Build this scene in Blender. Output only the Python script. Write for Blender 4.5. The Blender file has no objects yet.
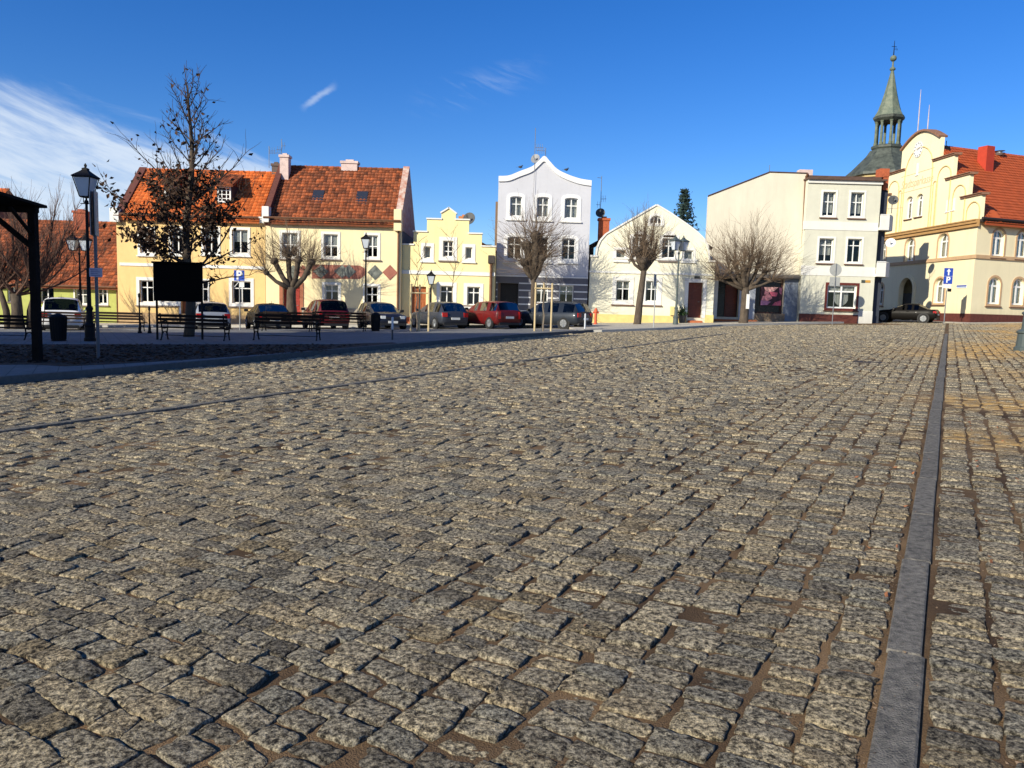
import bpy, bmesh, math, random
import numpy as np
from mathutils import Vector, Matrix, noise as mnoise
from mathutils.geometry import tessellate_polygon
random.seed(7)
rng = np.random.default_rng(11)
C = bpy.context.scene.collection
PI = math.pi
# ------------------------------------------------------------------ survey: camera, slope of the square
F = 770.0
PITCH = math.atan(78 / F)
ROLL = 0.028
CAM = Vector((0, 0, 1.4))
_f = Vector((0, math.cos(PITCH), -math.sin(PITCH)))
_r0 = Vector((1, 0, 0)); _u0 = _r0.cross(_f)
RR = (_r0 * math.cos(ROLL) + _u0 * math.sin(ROLL)).normalized()
UU = (_u0 * math.cos(ROLL) - _r0 * math.sin(ROLL)).normalized()
def ray(px, py):
    return _f + RR * ((px - 512) / F) + UU * ((384 - py) / F)
GA, GB = .0276, .0035
def gz(x, y):
    return GA * max(-60, min(60, x)) + GB * max(-20, min(110, y))
def gnd(px, py, dz=0.):
    d = ray(px, py)
    t = (dz - CAM.z) / (d.z - GA * d.x - GB * d.y)
    p = CAM + d * t
    return p.x, p.y
def at(px, py, Y):
    d = ray(px, py); p = CAM + d * (Y / d.y)
    return p
# ------------------------------------------------------------------ materials
MATS = {}
def _nt(name):
    m = bpy.data.materials.new(name); m.use_nodes = True
    nt = m.node_tree; b = nt.nodes['Principled BSDF']
    return m, nt, b
def mat(name, col, rough=.8, var=.12, scale=3., bump=0., bscale=40., metal=0., rnd=0., spec=.4, col2=None, stretch=None, coat=0.):
    if name in MATS: return MATS[name]
    m, nt, b = _nt(name); N = nt.nodes; L = nt.links
    b.inputs['Roughness'].default_value = rough; b.inputs['Metallic'].default_value = metal
    b.inputs['Specular IOR Level'].default_value = spec
    if coat: b.inputs['Coat Weight'].default_value = coat; b.inputs['Coat IOR'].default_value = 1.4; b.inputs['Coat Roughness'].default_value = .06
    tc = N.new('ShaderNodeTexCoord'); mp = N.new('ShaderNodeMapping'); L.new(tc.outputs['Object'], mp.inputs[0])
    if stretch: mp.inputs['Scale'].default_value = stretch
    n = N.new('ShaderNodeTexNoise'); n.inputs['Scale'].default_value = scale; n.inputs['Detail'].default_value = 6; n.inputs['Roughness'].default_value = .65
    L.new(mp.outputs[0], n.inputs['Vector'])
    r = N.new('ShaderNodeValToRGB'); L.new(n.outputs[0], r.inputs[0])
    r.color_ramp.elements[0].position = .3; r.color_ramp.elements[1].position = .7
    c2 = col2 or tuple(min(1, c * (1 + var)) for c in col)
    c1 = col if col2 else tuple(c * (1 - var) for c in col)
    r.color_ramp.elements[0].color = (*c1, 1); r.color_ramp.elements[1].color = (*c2, 1)
    out = r.outputs[0]
    if rnd:
        a = N.new('ShaderNodeAttribute'); a.attribute_name = 'rnd'
        mr = N.new('ShaderNodeMapRange'); L.new(a.outputs['Fac'], mr.inputs[0]); mr.inputs[3].default_value = 1 - rnd; mr.inputs[4].default_value = 1 + rnd * .6
        vm = N.new('ShaderNodeVectorMath'); vm.operation = 'SCALE'; L.new(out, vm.inputs[0]); L.new(mr.outputs[0], vm.inputs['Scale'])
        out = vm.outputs[0]
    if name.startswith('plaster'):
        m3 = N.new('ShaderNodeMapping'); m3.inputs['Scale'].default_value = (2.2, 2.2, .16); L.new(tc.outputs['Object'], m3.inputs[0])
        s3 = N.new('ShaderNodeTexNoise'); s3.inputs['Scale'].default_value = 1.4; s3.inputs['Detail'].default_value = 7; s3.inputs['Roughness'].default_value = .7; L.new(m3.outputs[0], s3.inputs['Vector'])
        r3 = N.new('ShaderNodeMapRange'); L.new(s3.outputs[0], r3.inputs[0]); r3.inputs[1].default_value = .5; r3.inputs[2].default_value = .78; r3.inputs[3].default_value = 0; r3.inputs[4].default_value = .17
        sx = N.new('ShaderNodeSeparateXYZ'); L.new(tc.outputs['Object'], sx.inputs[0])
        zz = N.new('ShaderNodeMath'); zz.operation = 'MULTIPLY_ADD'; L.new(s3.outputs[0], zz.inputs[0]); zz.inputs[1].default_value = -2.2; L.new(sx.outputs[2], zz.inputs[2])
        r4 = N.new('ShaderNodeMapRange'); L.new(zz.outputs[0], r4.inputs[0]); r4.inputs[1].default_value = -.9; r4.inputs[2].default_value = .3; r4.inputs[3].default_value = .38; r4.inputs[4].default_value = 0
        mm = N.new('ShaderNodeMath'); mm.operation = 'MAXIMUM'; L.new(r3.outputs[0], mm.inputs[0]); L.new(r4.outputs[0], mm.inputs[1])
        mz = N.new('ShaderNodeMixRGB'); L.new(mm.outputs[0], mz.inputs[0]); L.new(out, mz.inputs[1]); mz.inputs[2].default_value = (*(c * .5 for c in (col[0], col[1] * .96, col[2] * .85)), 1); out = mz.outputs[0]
    L.new(out, b.inputs['Base Color'])
    if bump:
        n2 = N.new('ShaderNodeTexNoise'); n2.inputs['Scale'].default_value = bscale; n2.inputs['Detail'].default_value = 5
        L.new(tc.outputs['Object'], n2.inputs['Vector'])
        bp = N.new('ShaderNodeBump'); bp.inputs['Strength'].default_value = min(1, bump); bp.inputs['Distance'].default_value = .02 * max(1, bump)
        L.new(n2.outputs[0], bp.inputs['Height']); L.new(bp.outputs[0], b.inputs['Normal'])
    MATS[name] = m; return m
def glassmat(name, tint=(.86, .88, .88), gl=.42):
    if name in MATS: return MATS[name]
    m = bpy.data.materials.new(name); m.use_nodes = True; nt = m.node_tree; N = nt.nodes; L = nt.links
    N.remove(N['Principled BSDF'])
    tr = N.new('ShaderNodeBsdfTransparent'); tr.inputs[0].default_value = (*tint, 1)
    g = N.new('ShaderNodeBsdfGlossy'); g.inputs['Roughness'].default_value = .03; g.inputs[0].default_value = (.75, .75, .75, 1)
    fr = N.new('ShaderNodeFresnel'); fr.inputs[0].default_value = 1.5
    ad = N.new('ShaderNodeMath'); ad.operation = 'MULTIPLY_ADD'; ad.inputs[1].default_value = gl; ad.inputs[2].default_value = .01
    L.new(fr.outputs[0], ad.inputs[0])
    mx = N.new('ShaderNodeMixShader'); L.new(ad.outputs[0], mx.inputs[0]); L.new(tr.outputs[0], mx.inputs[1]); L.new(g.outputs[0], mx.inputs[2])
    L.new(mx.outputs[0], N['Material Output'].inputs[0]); MATS[name] = m; return m
M_ = mat
WHITE = mat('white_paint', (.78, .78, .76), .5, .05, 5)
STUCCO_W = mat('white_stucco', (.76, .75, .71), .85, .06, 4, .3, 60)
GLASS = glassmat('window_glass')
DARK = mat('dark_interior', (.02, .02, .022), .9, .3)
CURT = mat('net_curtain', (.62, .6, .55), .9, .2, 8, stretch=(6, 1, .3))
BLACKIRON = mat('black_iron', (.009, .009, .010), .6, .2, 6, .2, 30, spec=.15)
GREYMETAL = mat('galvanised_metal', (.28, .29, .3), .45, .12, 8, metal=.6)
COPPERPIPE = mat('brown_downpipe', (.16, .075, .04), .5, .25, 6, metal=.3)
BARK = mat('grey_brown_bark', (.085, .065, .048), .95, .4, 9, .9, 30, stretch=(1, 1, .3))
TWIG = mat('twig_brown', (.15, .105, .07), .9, .35, 4)
TWIGD = mat('twig_dark', (.05, .035, .028), .9, .35, 4)
TILE = mat('clay_tile_orange', (.56, .13, .024), .8, .22, 1.3, .5, 30, rnd=.35)
TILE_OLD = mat('clay_tile_weathered', (.39, .095, .026), .85, .0, 3.2, .6, 25, rnd=.6, col2=(.14, .052, .026))
TILE_NEW = mat('clay_tile_red', (.42, .085, .022), .7, .08, 1., .3, 25, rnd=.14)
BRICK = mat('red_brick', (.30, .08, .04), .85, .3, 5, .6, 20)
def link(o, parent=None):
    C.objects.link(o)
    if parent is not None: o.parent = parent
    return o
def tag(o, label=None, cat=None, group=None, kind=None):
    if label: o['label'] = label
    if cat: o['category'] = cat
    if group: o['group'] = group
    if kind: o['kind'] = kind
    return o
def empty(name, loc=(0, 0, 0), rz=0., label=None, cat=None, group=None):
    o = bpy.data.objects.new(name, None); link(o); o.location = loc; o.rotation_euler = (0, 0, rz)
    o.empty_display_size = .3
    return tag(o, label, cat, group)
def copy_tree(o, parent=None):
    c = o.copy(); C.objects.link(c)
    if parent is not None: c.parent = parent
    for ch in [k for k in bpy.data.objects if k.parent == o]: copy_tree(ch, c)
    return c
class MB:
    def __init__(s): s.v = []; s.f = []; s.r = []; s.mi = []
    def add(s, vs, fs, rnd=.5, mi=0):
        o = len(s.v); s.v += [tuple(v) for v in vs]; s.f += [tuple(i + o for i in f) for f in fs]
        s.r += [rnd] * len(vs); s.mi += [mi] * len(fs)
    def box(s, x0, x1, y0, y1, z0, z1, rnd=.5, mi=0, bev=0.):
        if bev:
            b = bev; vs = []; 
            for z, k in ((z0, 0), (z1 - b, 0), (z1, b)):
                vs += [(x0 + k, y0 + k, z), (x1 - k, y0 + k, z), (x1 - k, y1 - k, z), (x0 + k, y1 - k, z)]
            fs = [(3, 2, 1, 0), (8, 9, 10, 11)]
            for a in (0, 4):
                for i in range(4): fs.append((a + i, a + (i + 1) % 4, a + 4 + (i + 1) % 4, a + 4 + i))
            s.add(vs, fs, rnd, mi); return
        s.add([(x0, y0, z0), (x1, y0, z0), (x1, y1, z0), (x0, y1, z0), (x0, y0, z1), (x1, y0, z1), (x1, y1, z1), (x0, y1, z1)],
              [(3, 2, 1, 0), (4, 5, 6, 7), (0, 1, 5, 4), (1, 2, 6, 5), (2, 3, 7, 6), (3, 0, 4, 7)], rnd, mi)
    def prism(s, poly, fn, a, b, rnd=.5, mi=0):
        """poly: 2D loop, fn(p,q,w)->3D ; extruded from w=a to w=b"""
        n = len(poly); vs = [fn(p[0], p[1], a) for p in poly] + [fn(p[0], p[1], b) for p in poly]
        tri = tessellate_polygon([[Vector((p[0], p[1], 0)) for p in poly]])
        fs = [tuple(t) for t in tri] + [tuple(i + n for i in reversed(t)) for t in tri]
        fs += [(i, (i + 1) % n, n + (i + 1) % n, n + i) for i in range(n)]
        s.add(vs, fs, rnd, mi)
    def fac(s, poly, y0, y1, rnd=.5, mi=0): s.prism(poly, lambda p, q, w: (p, w, q), y0, y1, rnd, mi)   # (u,z) loop
    def side(s, poly, x0, x1, rnd=.5, mi=0): s.prism(poly, lambda p, q, w: (w, p, q), x0, x1, rnd, mi)  # (y,z) loop
    def flat(s, poly, z0, z1, rnd=.5, mi=0): s.prism(poly, lambda p, q, w: (p, q, w), z0, z1, rnd, mi)
    def ring(s, outer, inner, y0, y1, rnd=.5, mi=0):
        n = len(outer); vs = []
        for lp in (outer, inner):
            for y in (y0, y1): vs += [(p[0], y, p[1]) for p in lp]
        fs = []
        for i in range(n):
            j = (i + 1) % n
            fs += [(i, j, 2 * n + j, 2 * n + i), (n + i, 3 * n + i, 3 * n + j, n + j), (i, n + i, n + j, j), (2 * n + i, 2 * n + j, 3 * n + j, 3 * n + i)]
        s.add(vs, fs, rnd, mi)
    def wall(s, outline, holes, t, rnd=.5, mi=0):
        loops = [outline] + holes; vs = []; idx = []
        for lp in loops: idx.append(len(vs)); vs += [(p[0], 0., p[1]) for p in lp]
        n = len(vs)
        tri = tessellate_polygon([[Vector((p[0], p[1], 0)) for p in lp] for lp in loops])
        vs2 = vs + [(v[0], t, v[2]) for v in vs]
        fs = [tuple(x) for x in tri] + [tuple(i + n for i in reversed(x)) for x in tri]
        for k, lp in enumerate(loops):
            o = idx[k]; m = len(lp)
            for i in range(m): fs.append((o + i, o + (i + 1) % m, n + o + (i + 1) % m, n + o + i))
        s.add(vs2, fs, rnd, mi)
    def tube(s, pts, rad, n=6, rnd=.5, mi=0, cap=True):
        P = [Vector(p) for p in pts]; k = len(P)
        if not hasattr(rad, '__len__'): rad = [rad] * k
        vs = []; ref = Vector((.31, .17, .93)) if abs((P[-1] - P[0]).normalized().z) < .9 else Vector((1, .1, 0))
        for i in range(k):
            d = (P[min(i + 1, k - 1)] - P[max(i - 1, 0)])
            if d.length < 1e-9: d = Vector((0, 0, 1))
            d.normalize(); a = d.cross(ref)
            if a.length < 1e-4: a = d.cross(Vector((0, 1, 0)))
            a.normalize(); b = d.cross(a)
            for j in range(n):
                t = 2 * PI * j / n; vs.append(tuple(P[i] + (a * math.cos(t) + b * math.sin(t)) * rad[i]))
        fs = []
        for i in range(k - 1):
            for j in range(n): fs.append((i * n + j, i * n + (j + 1) % n, (i + 1) * n + (j + 1) % n, (i + 1) * n + j))
        if cap: fs += [tuple(reversed(range(n))), tuple(range((k - 1) * n, k * n))]
        s.add(vs, fs, rnd, mi)
    def lathe(s, prof, n=16, cx=0, cy=0, cz=0, rnd=.5, mi=0, rot=0., axis='z'):
        vs = []; k = len(prof)
        for r, z in prof:
            for j in range(n):
                t = 2 * PI * j / n + rot; a, b = r * math.cos(t), r * math.sin(t)
                vs.append((cx + a, cy + b, cz + z) if axis == 'z' else ((cx + z, cy + a, cz + b) if axis == 'x' else (cx + a, cy + z, cz + b)))
        fs = []
        for i in range(k - 1):
            for j in range(n): fs.append((i * n + j, i * n + (j + 1) % n, (i + 1) * n + (j + 1) % n, (i + 1) * n + j))
        fs += [tuple(reversed(range(n))), tuple(range((k - 1) * n, k * n))]
        s.add(vs, fs, rnd, mi)
    def build(s, name, mats, parent=None, xf=None, smooth=False, fixn=True, bevel=0.):
        if xf is not None: s.v = [tuple(xf @ Vector(v)) for v in s.v]
        me = bpy.data.meshes.new(name); me.from_pydata(s.v, [], s.f)
        if not isinstance(mats, (list, tuple)): mats = [mats]
        for m in mats: me.materials.append(m)
        if len(mats) > 1: me.polygons.foreach_set('material_index', s.mi)
        a = me.attributes.new('rnd', 'FLOAT', 'POINT'); a.data.foreach_set('value', s.r)
        if fixn:
            bm = bmesh.new(); bm.from_mesh(me); bmesh.ops.recalc_face_normals(bm, faces=bm.faces); bm.to_mesh(me); bm.free()
        if smooth: me.polygons.foreach_set('use_smooth', [True] * len(me.polygons))
        me.update()
        o = bpy.data.objects.new(name, me); link(o, parent)
        if bevel:
            md = o.modifiers.new('b', 'BEVEL'); md.width = bevel; md.segments = 2; md.limit_method = 'ANGLE'
        return o
def offset(loop, d):
    n = len(loop); area = sum(loop[i][0] * loop[(i + 1) % n][1] - loop[(i + 1) % n][0] * loop[i][1] for i in range(n))
    sg = 1 if area > 0 else -1; out = []
    for i in range(n):
        p, q, r = Vector(loop[i - 1]), Vector(loop[i]), Vector(loop[(i + 1) % n])
        a = (q - p).normalized(); b = (r - q).normalized()
        na = Vector((a.y, -a.x)) * sg; nb = Vector((b.y, -b.x)) * sg
        m = na + nb; m = m / max(.3, m.dot(na)) if m.length > 1e-6 else na
        out.append((q.x + m.x * d, q.y + m.y * d))
    return out
def shape(u0, u1, z0, z1, arch=0.):
    """CCW window outline; arch = rise of the head"""
    if not arch: return [(u0, z0), (u1, z0), (u1, z1), (u0, z1)]
    w = (u1 - u0) / 2; c = (u0 + u1) / 2; zs = z1 - arch; pts = [(u0, z0), (u1, z0)]
    for k in range(11):
        t = PI * k / 10; pts.append((c + w * math.cos(t), zs + arch * math.sin(t)))
    return pts
# ------------------------------------------------------------------ facades and houses
class Face:
    def __init__(s, root, p0, ang, z0):
        """root: Empty; p0 world xy of u=0; ang direction of u; z0 world z of local zero"""
        s.root = root; s.O = Vector((p0[0], p0[1], z0)); s.a = ang
        s.U = Vector((math.cos(ang), math.sin(ang), 0)); s.V = Vector((-math.sin(ang), math.cos(ang), 0))
        W = Matrix.Translation(s.O) @ Matrix.Rotation(ang, 4, 'Z')
        R = Matrix.Translation(root.location) @ Matrix.Rotation(root.rotation_euler.z, 4, 'Z')
        s.xf = R.inverted() @ W; s.holes = []
    def uz(s, px, py, v=0.):
        d = ray(px, py); o = s.O + s.V * v
        t = (o - CAM).dot(s.V) / d.dot(s.V); p = CAM + d * t - s.O
        return p.dot(s.U), p.z
    def u(s, px, py, v=0.): return s.uz(px, py, v)[0]
    def z(s, px, py, v=0.): return s.uz(px, py, v)[1]
    def rect(s, x0, y0, x1, y1, v=0.):
        mx, my = (x0 + x1) / 2, (y0 + y1) / 2
        return s.u(x0, my, v), s.u(x1, my, v), s.z(mx, y1, v), s.z(mx, y0, v)
    def poly(s, pts, v=0.): return [s.uz(x, y, v) for x, y in pts]
    def obj(s, name, mb, m, parent=None, **k):
        par = parent or s.root
        return mb.build(name, m, par, xf=s.xf, **k)
    def window(s, x0, y0, x1, y1, arch=0., sur=.12, surm=None, sill='stone', mull=1, trans=.66, curtain=.0, depth=.12,
               frame=None, fw=.06, label=None, blind=None, extra=0):
        u0, u1, z0, z1 = s.rect(x0, y0, x1, y1); a = (u1 - u0) * arch
        u0 -= .05; u1 += .05; z0 -= .05; z1 += .04
        lp = shape(u0, u1, z0, z1, a); s.holes.append(lp); inn = offset(lp, -fw)
        w = MB(); w.ring(offset(lp, .0), inn, depth, depth + .07)
        zt = z0 + (z1 - z0) * trans
        if mull:
            for k in range(mull):
                c = u0 + (u1 - u0) * (k + 1) / (mull + 1); w.box(c - fw * .55, c + fw * .55, depth + .005, depth + .06, z0 + fw * .8, z1 - fw * .8)
        if trans: w.box(u0 + fw * .8, u1 - fw * .8, depth + .008, depth + .063, zt - fw * .5, zt + fw * .5)
        for e in range(extra):
            zz = z0 + (z1 - z0) * (e + 1) / (extra + 1); w.box(u0 + fw * .8, u1 - fw * .8, depth + .012, depth + .05, zz - .015, zz + .015)
        fo = s.obj('window', w, frame or WHITE); 
        if label: fo['label'] = label
        p = MB(); p.fac(offset(lp, -fw * .7), depth + .03, depth + .036); s.obj('pane', p, GLASS, fo)
        k = MB(); k.fac(offset(lp, .25), 1.1, 1.12); s.obj('dark_room', k, DARK, fo)
        if curtain:
            c = MB(); n = 14; cu0, cu1 = u0 + .02, u1 - .02
            zc = z1 - (z1 - z0) * curtain
            for i in range(n):
                a0 = cu0 + (cu1 - cu0) * i / n; a1 = cu0 + (cu1 - cu0) * (i + 1) / n
                yy = depth + .2 + .03 * math.sin(i * 2.3); y2 = depth + .2 + .03 * math.sin((i + 1) * 2.3)
                c.add([(a0, yy, zc), (a1, y2, zc), (a1, y2, z1 - .02), (a0, yy, z1 - .02)], [(0, 1, 2, 3)])
            s.obj('curtain', c, CURT, fo)
        if blind:
            c = MB(); k = int((z1 - z0) * blind / .07)
            for i in range(k): zz = z1 - .03 - i * .07; c.box(u0 + .05, u1 - .05, depth + .09, depth + .11, zz - .055, zz)
            s.obj('blind', c, M_('blind_white', (.7, .7, .68), .6), fo)
        if sur:
            r = MB(); r.ring(offset(lp, sur), offset(lp, .004), -.03, .04); s.obj('surround', r, surm or STUCCO_W, fo)
        if sill:
            q = MB(); q.box(u0 - sur - .05, u1 + sur + .05, -.11, .1, z0 - .07 - (sur if sur else 0), z0 - (sur if sur else 0) + .002)
            s.obj('sill', q, {'stone': M_('stone_sill', (.22, .17, .14), .8, .2), 'white': STUCCO_W, 'brown': M_('brown_sill', (.14, .07, .04), .7, .2)}[sill], fo)
        return fo
    def wall(s, outline, m, t=.28, name='wall', rnd=.5):
        w = MB(); w.wall(outline, s.holes, t); return s.obj(name, w, m)
def tiles(mb, o, du, dv, W, L, tw=.24, tl=.30, jit=1.):
    """individual tiles on a slope: o corner at the eave, du across, dv up the slope"""
    du = Vector(du).normalized(); dv = Vector(dv).normalized(); n = du.cross(dv)
    if n.z < 0: n = -n
    o = Vector(o); nu = max(1, round(W / tw)); nv = max(1, round(L / tl)); tw = W / nu; tl = L / nv
    for j in range(nv):
        for i in range(nu):
            r = random.random(); h = .05 + .012 * random.random() * jit; k = .012 * (random.random() - .5) * jit
            a = o + du * (i * tw + .006) + dv * (j * tl - .03 + k); b = a + du * (tw - .012); c = b + dv * (tl + .05); d = a + dv * (tl + .05)
            m1 = (a + b) / 2 + n * (h + .022); m2 = (c + d) / 2 + n * .03
            mb.add([a + n * h, m1, b + n * h, c + n * .012, m2, d + n * .012, a, b], [(0, 1, 4, 5), (1, 2, 3, 4), (0, 6, 7, 2, 1)], r)
# ------------------------------------------------------------------ houses
def house(name, px, Y, label, cat='house', ang=0., group='houses along the far side of the square', dz=.12):
    """root at the left foot of the front wall seen at column px, Y metres ahead"""
    p = at(px, 320, Y); z0 = gz(p.x, p.y) + dz
    r = empty(name, (p.x, p.y, z0), ang, label, cat, group)
    return r, Face(r, (p.x, p.y), ang, z0)
def body_parallel(f, W, D, ze, zr, m, par0=None, par1=None, zb=-.8, t=.28, skip_left=False):
    """side and back walls of a house whose ridge runs along the front"""
    w = MB()
    g = [(t + .003, zb), (D, zb), (D, ze), (D / 2, zr), (t + .003, ze)]
    w.side(g, .004, t); w.side(g, W - t, W - .004)
    w.box(t + .003, W - t - .003, D - t, D - .004, zb, ze)
    w.box(t, W - t, t + 1.2, t + 1.24, zb, ze - .05)
    return f.obj('side_wall', w, m)
def roof_parallel(f, u0, u1, D, ze, zr, m, over=.25, tw=.24, tl=.30, back=True, thick=.06):
    sl = Vector((0, D / 2 + over, (zr - ze) * (1 + over / (D / 2)))); L = sl.length; w = MB()
    k = (zr - ze) / (D / 2)
    w.side([(-over, ze - over * k + .05), (D / 2, zr + .05), (D + over, ze - over * k + .05), (D + over, ze - over * k - .1), (D / 2, zr - .1), (-over, ze - over * k - .1)], u0, u1, rnd=.2)
    tiles(w, (u0, -over, ze - over * k + .052), (1, 0, 0), sl, u1 - u0, L, tw, tl)
    if back:
        sb = Vector((0, -(D / 2 + over), (zr - ze) * (1 + over / (D / 2))))
        tiles(w, (u0, D + over, ze - over * k + .052), (1, 0, 0), sb, u1 - u0, L, tw * 2, tl * 1.5)
    n = int((u1 - u0) / .35)
    for i in range(n):
        a = u0 + (u1 - u0) * i / n
        w.tube([(a, D / 2, zr + .085), (a + (u1 - u0) / n + .03, D / 2, zr + .1)], [.1, .115], 8, random.random())
    return f.obj('roof', w, m)
def gutter(f, u0, u1, z, y=-.3, m=None, r=.07, name='gutter'):
    g = MB(); g.tube([(u0, y, z), (u1, y, z)], r, 8); return f.obj(name, g, m or COPPERPIPE)
def pipe(f, pts, r=.055, m=None, name='downpipe'):
    g = MB(); g.tube(pts, r, 8); return f.obj(name, g, m or COPPERPIPE)
def strip_px(f, name, x0, y0, x1, y1, m, th=.05, d=.0):
    """moulding between two pixel corners of one facade (top-left / bottom-right)"""
    mx = (x0 + x1) / 2; w = MB(); u0, u1 = f.u(x0, (y0 + y1) / 2), f.u(x1, (y0 + y1) / 2)
    w.box(u0, u1, -th + d, .003 + .05, f.z(mx, y1), f.z(mx, y0)); return f.obj(name, w, m)
def chimney(f, u, v, z0, z1, wu, wv, m, name='chimney', cap=None, parent=None):
    w = MB(); w.box(u - wu / 2, u + wu / 2, v - wv / 2, v + wv / 2, z0, z1 - .16, bev=.01)
    w.box(u - wu / 2 - .06, u + wu / 2 + .06, v - wv / 2 - .06, v + wv / 2 + .06, z1 - .157, z1, bev=.01)
    w.box(u - wu / 4, u + wu / 4, v - wv / 4, v + wv / 4, z1 - .02, z1 + .12, bev=.01)
    return f.obj(name, w, m, parent)
def dish(f, px, py, v, rpx, m, face=(-.5, -.8, .35), pole=1.2, name='satellite_dish'):
    u, z = f.uz(px, py, v); Yd = (f.O + f.U * u + f.V * v).y; r = rpx / F * Yd
    w = MB(); prof = []
    for i in range(7): q = i / 6; prof.append((r * q + .001, -.14 * r * 2 * (1 - q * q)))
    prof += [(r, .02), (.001, -.14 * r * 2 + .03)]
    t = MB(); t.lathe(prof, 20)
    R = Vector(face).normalized().to_track_quat('Z', 'Y').to_matrix().to_4x4()
    w.v = [tuple((R @ Vector(p)) + Vector((u, v, z))) for p in t.v]; w.f = t.f; w.r = t.r; w.mi = t.mi
    fc = Vector(face).normalized()
    w.tube([(u, v, z), (u, v + .12, z - .1), (u, v + .12, z - pole)], .025, 6)
    w.tube([Vector((u, v, z - r * .8)), Vector((u, v, z)) + fc * r * .9], .015, 5)
    b = Vector((u, v, z)) + fc * r * .95; w.box(b.x - .05, b.x + .05, b.y - .05, b.y + .05, b.z - .05, b.z + .07)
    return f.obj(name, w, m, smooth=False)
def aerial(f, px, y0, y1, v, bars, m=None, name='antenna'):
    u, zt = f.uz(px, y0, v); _, zb = f.uz(px, y1, v); w = MB(); w.tube([(u, v, zb), (u, v, zt)], .022, 5)
    for (yy, dirx, L, n) in bars:
        z = f.uz(px, yy, v)[1]; w.tube([(u, v, z), (u + dirx * L, v - .1, z)], .015, 4)
        for k in range(n):
            a = u + dirx * L * (k + .5) / n; w.tube([(a, v - .08 - .0, z - .22), (a, v - .1, z + .22)], .009, 4)
    return f.obj(name, w, m or GREYMETAL)

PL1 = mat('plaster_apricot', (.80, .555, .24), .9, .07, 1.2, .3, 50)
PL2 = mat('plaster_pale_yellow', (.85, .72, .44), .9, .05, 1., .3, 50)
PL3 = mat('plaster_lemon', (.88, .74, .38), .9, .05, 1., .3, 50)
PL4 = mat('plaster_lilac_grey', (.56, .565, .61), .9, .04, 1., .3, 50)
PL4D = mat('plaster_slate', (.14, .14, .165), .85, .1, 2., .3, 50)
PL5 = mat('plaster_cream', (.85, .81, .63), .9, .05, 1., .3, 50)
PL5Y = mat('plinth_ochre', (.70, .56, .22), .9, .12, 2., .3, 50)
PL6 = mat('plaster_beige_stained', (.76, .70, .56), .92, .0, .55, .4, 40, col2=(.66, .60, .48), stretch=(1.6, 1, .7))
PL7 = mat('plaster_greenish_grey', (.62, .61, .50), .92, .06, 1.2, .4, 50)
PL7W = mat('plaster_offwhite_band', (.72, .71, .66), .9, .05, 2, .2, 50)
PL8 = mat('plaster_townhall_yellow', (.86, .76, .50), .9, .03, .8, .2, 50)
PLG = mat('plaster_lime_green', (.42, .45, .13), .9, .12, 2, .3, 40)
REDST = mat('oxblood_plinth', (.11, .03, .02), .7, .25, 4, .3, 30)
BROWNTRIM = mat('ochre_brown_trim', (.42, .22, .09), .8, .15, 3)
WOODRED = mat('door_mahogany', (.13, .03, .015), .5, .35, 3, .2, 20, stretch=(1, 1, 8))
WOODORANGE = mat('door_orange_wood', (.33, .10, .03), .5, .3, 3, .2, 20, stretch=(8, 1, 1))
WOODDARK = mat('door_dark', (.015, .010, .009), .5, .3, 3)
STEP = mat('brick_step', (.42, .13, .05), .85, .25, 5, .4, 30)

def door(f, x0, y0, x1, y1, m, sur=.0, depth=.2, leaves=1, label=None, surm=None):
    u0, u1, z0, z1 = f.rect(x0, y0, x1, y1); lp = shape(u0, u1, z0, z1); f.holes.append(lp)
    w = MB(); w.box(u0 - .01, u1 + .01, depth, depth + .06, z0, z1)
    for k in range(leaves):
        a = u0 + (u1 - u0) * k / leaves; b = u0 + (u1 - u0) * (k + 1) / leaves
        for q in range(3):
            zz0 = z0 + .12 + (z1 - z0 - .2) * q / 3; zz1 = z0 + (z1 - z0 - .2) * (q + 1) / 3
            w.ring([(a + .1, zz0), (b - .1, zz0), (b - .1, zz1), (a + .1, zz1)], [(a + .15, zz0 + .05), (b - .15, zz0 + .05), (b - .15, zz1 - .05), (a + .15, zz1 - .05)], depth - .02, depth + .01)
    d = f.obj('door', w, m)
    if label: d['label'] = label
    h = MB(); uh = u1 - .14; h.tube([(uh, depth - .01, z0 + 1.05), (uh, depth - .06, z0 + 1.05), (uh - .12, depth - .06, z0 + 1.05)], .014, 6); f.obj('handle', h, GREYMETAL, d)
    if sur:
        r = MB(); r.ring([(u0 - sur, z0), (u1 + sur, z0), (u1 + sur, z1 + sur), (u0 - sur, z1 + sur)], [(u0, z0 + .002), (u1, z0 + .002), (u1, z1), (u0, z1)], -.04, .03); f.obj('door_surround', r, surm or STUCCO_W, d)
    return d

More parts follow.
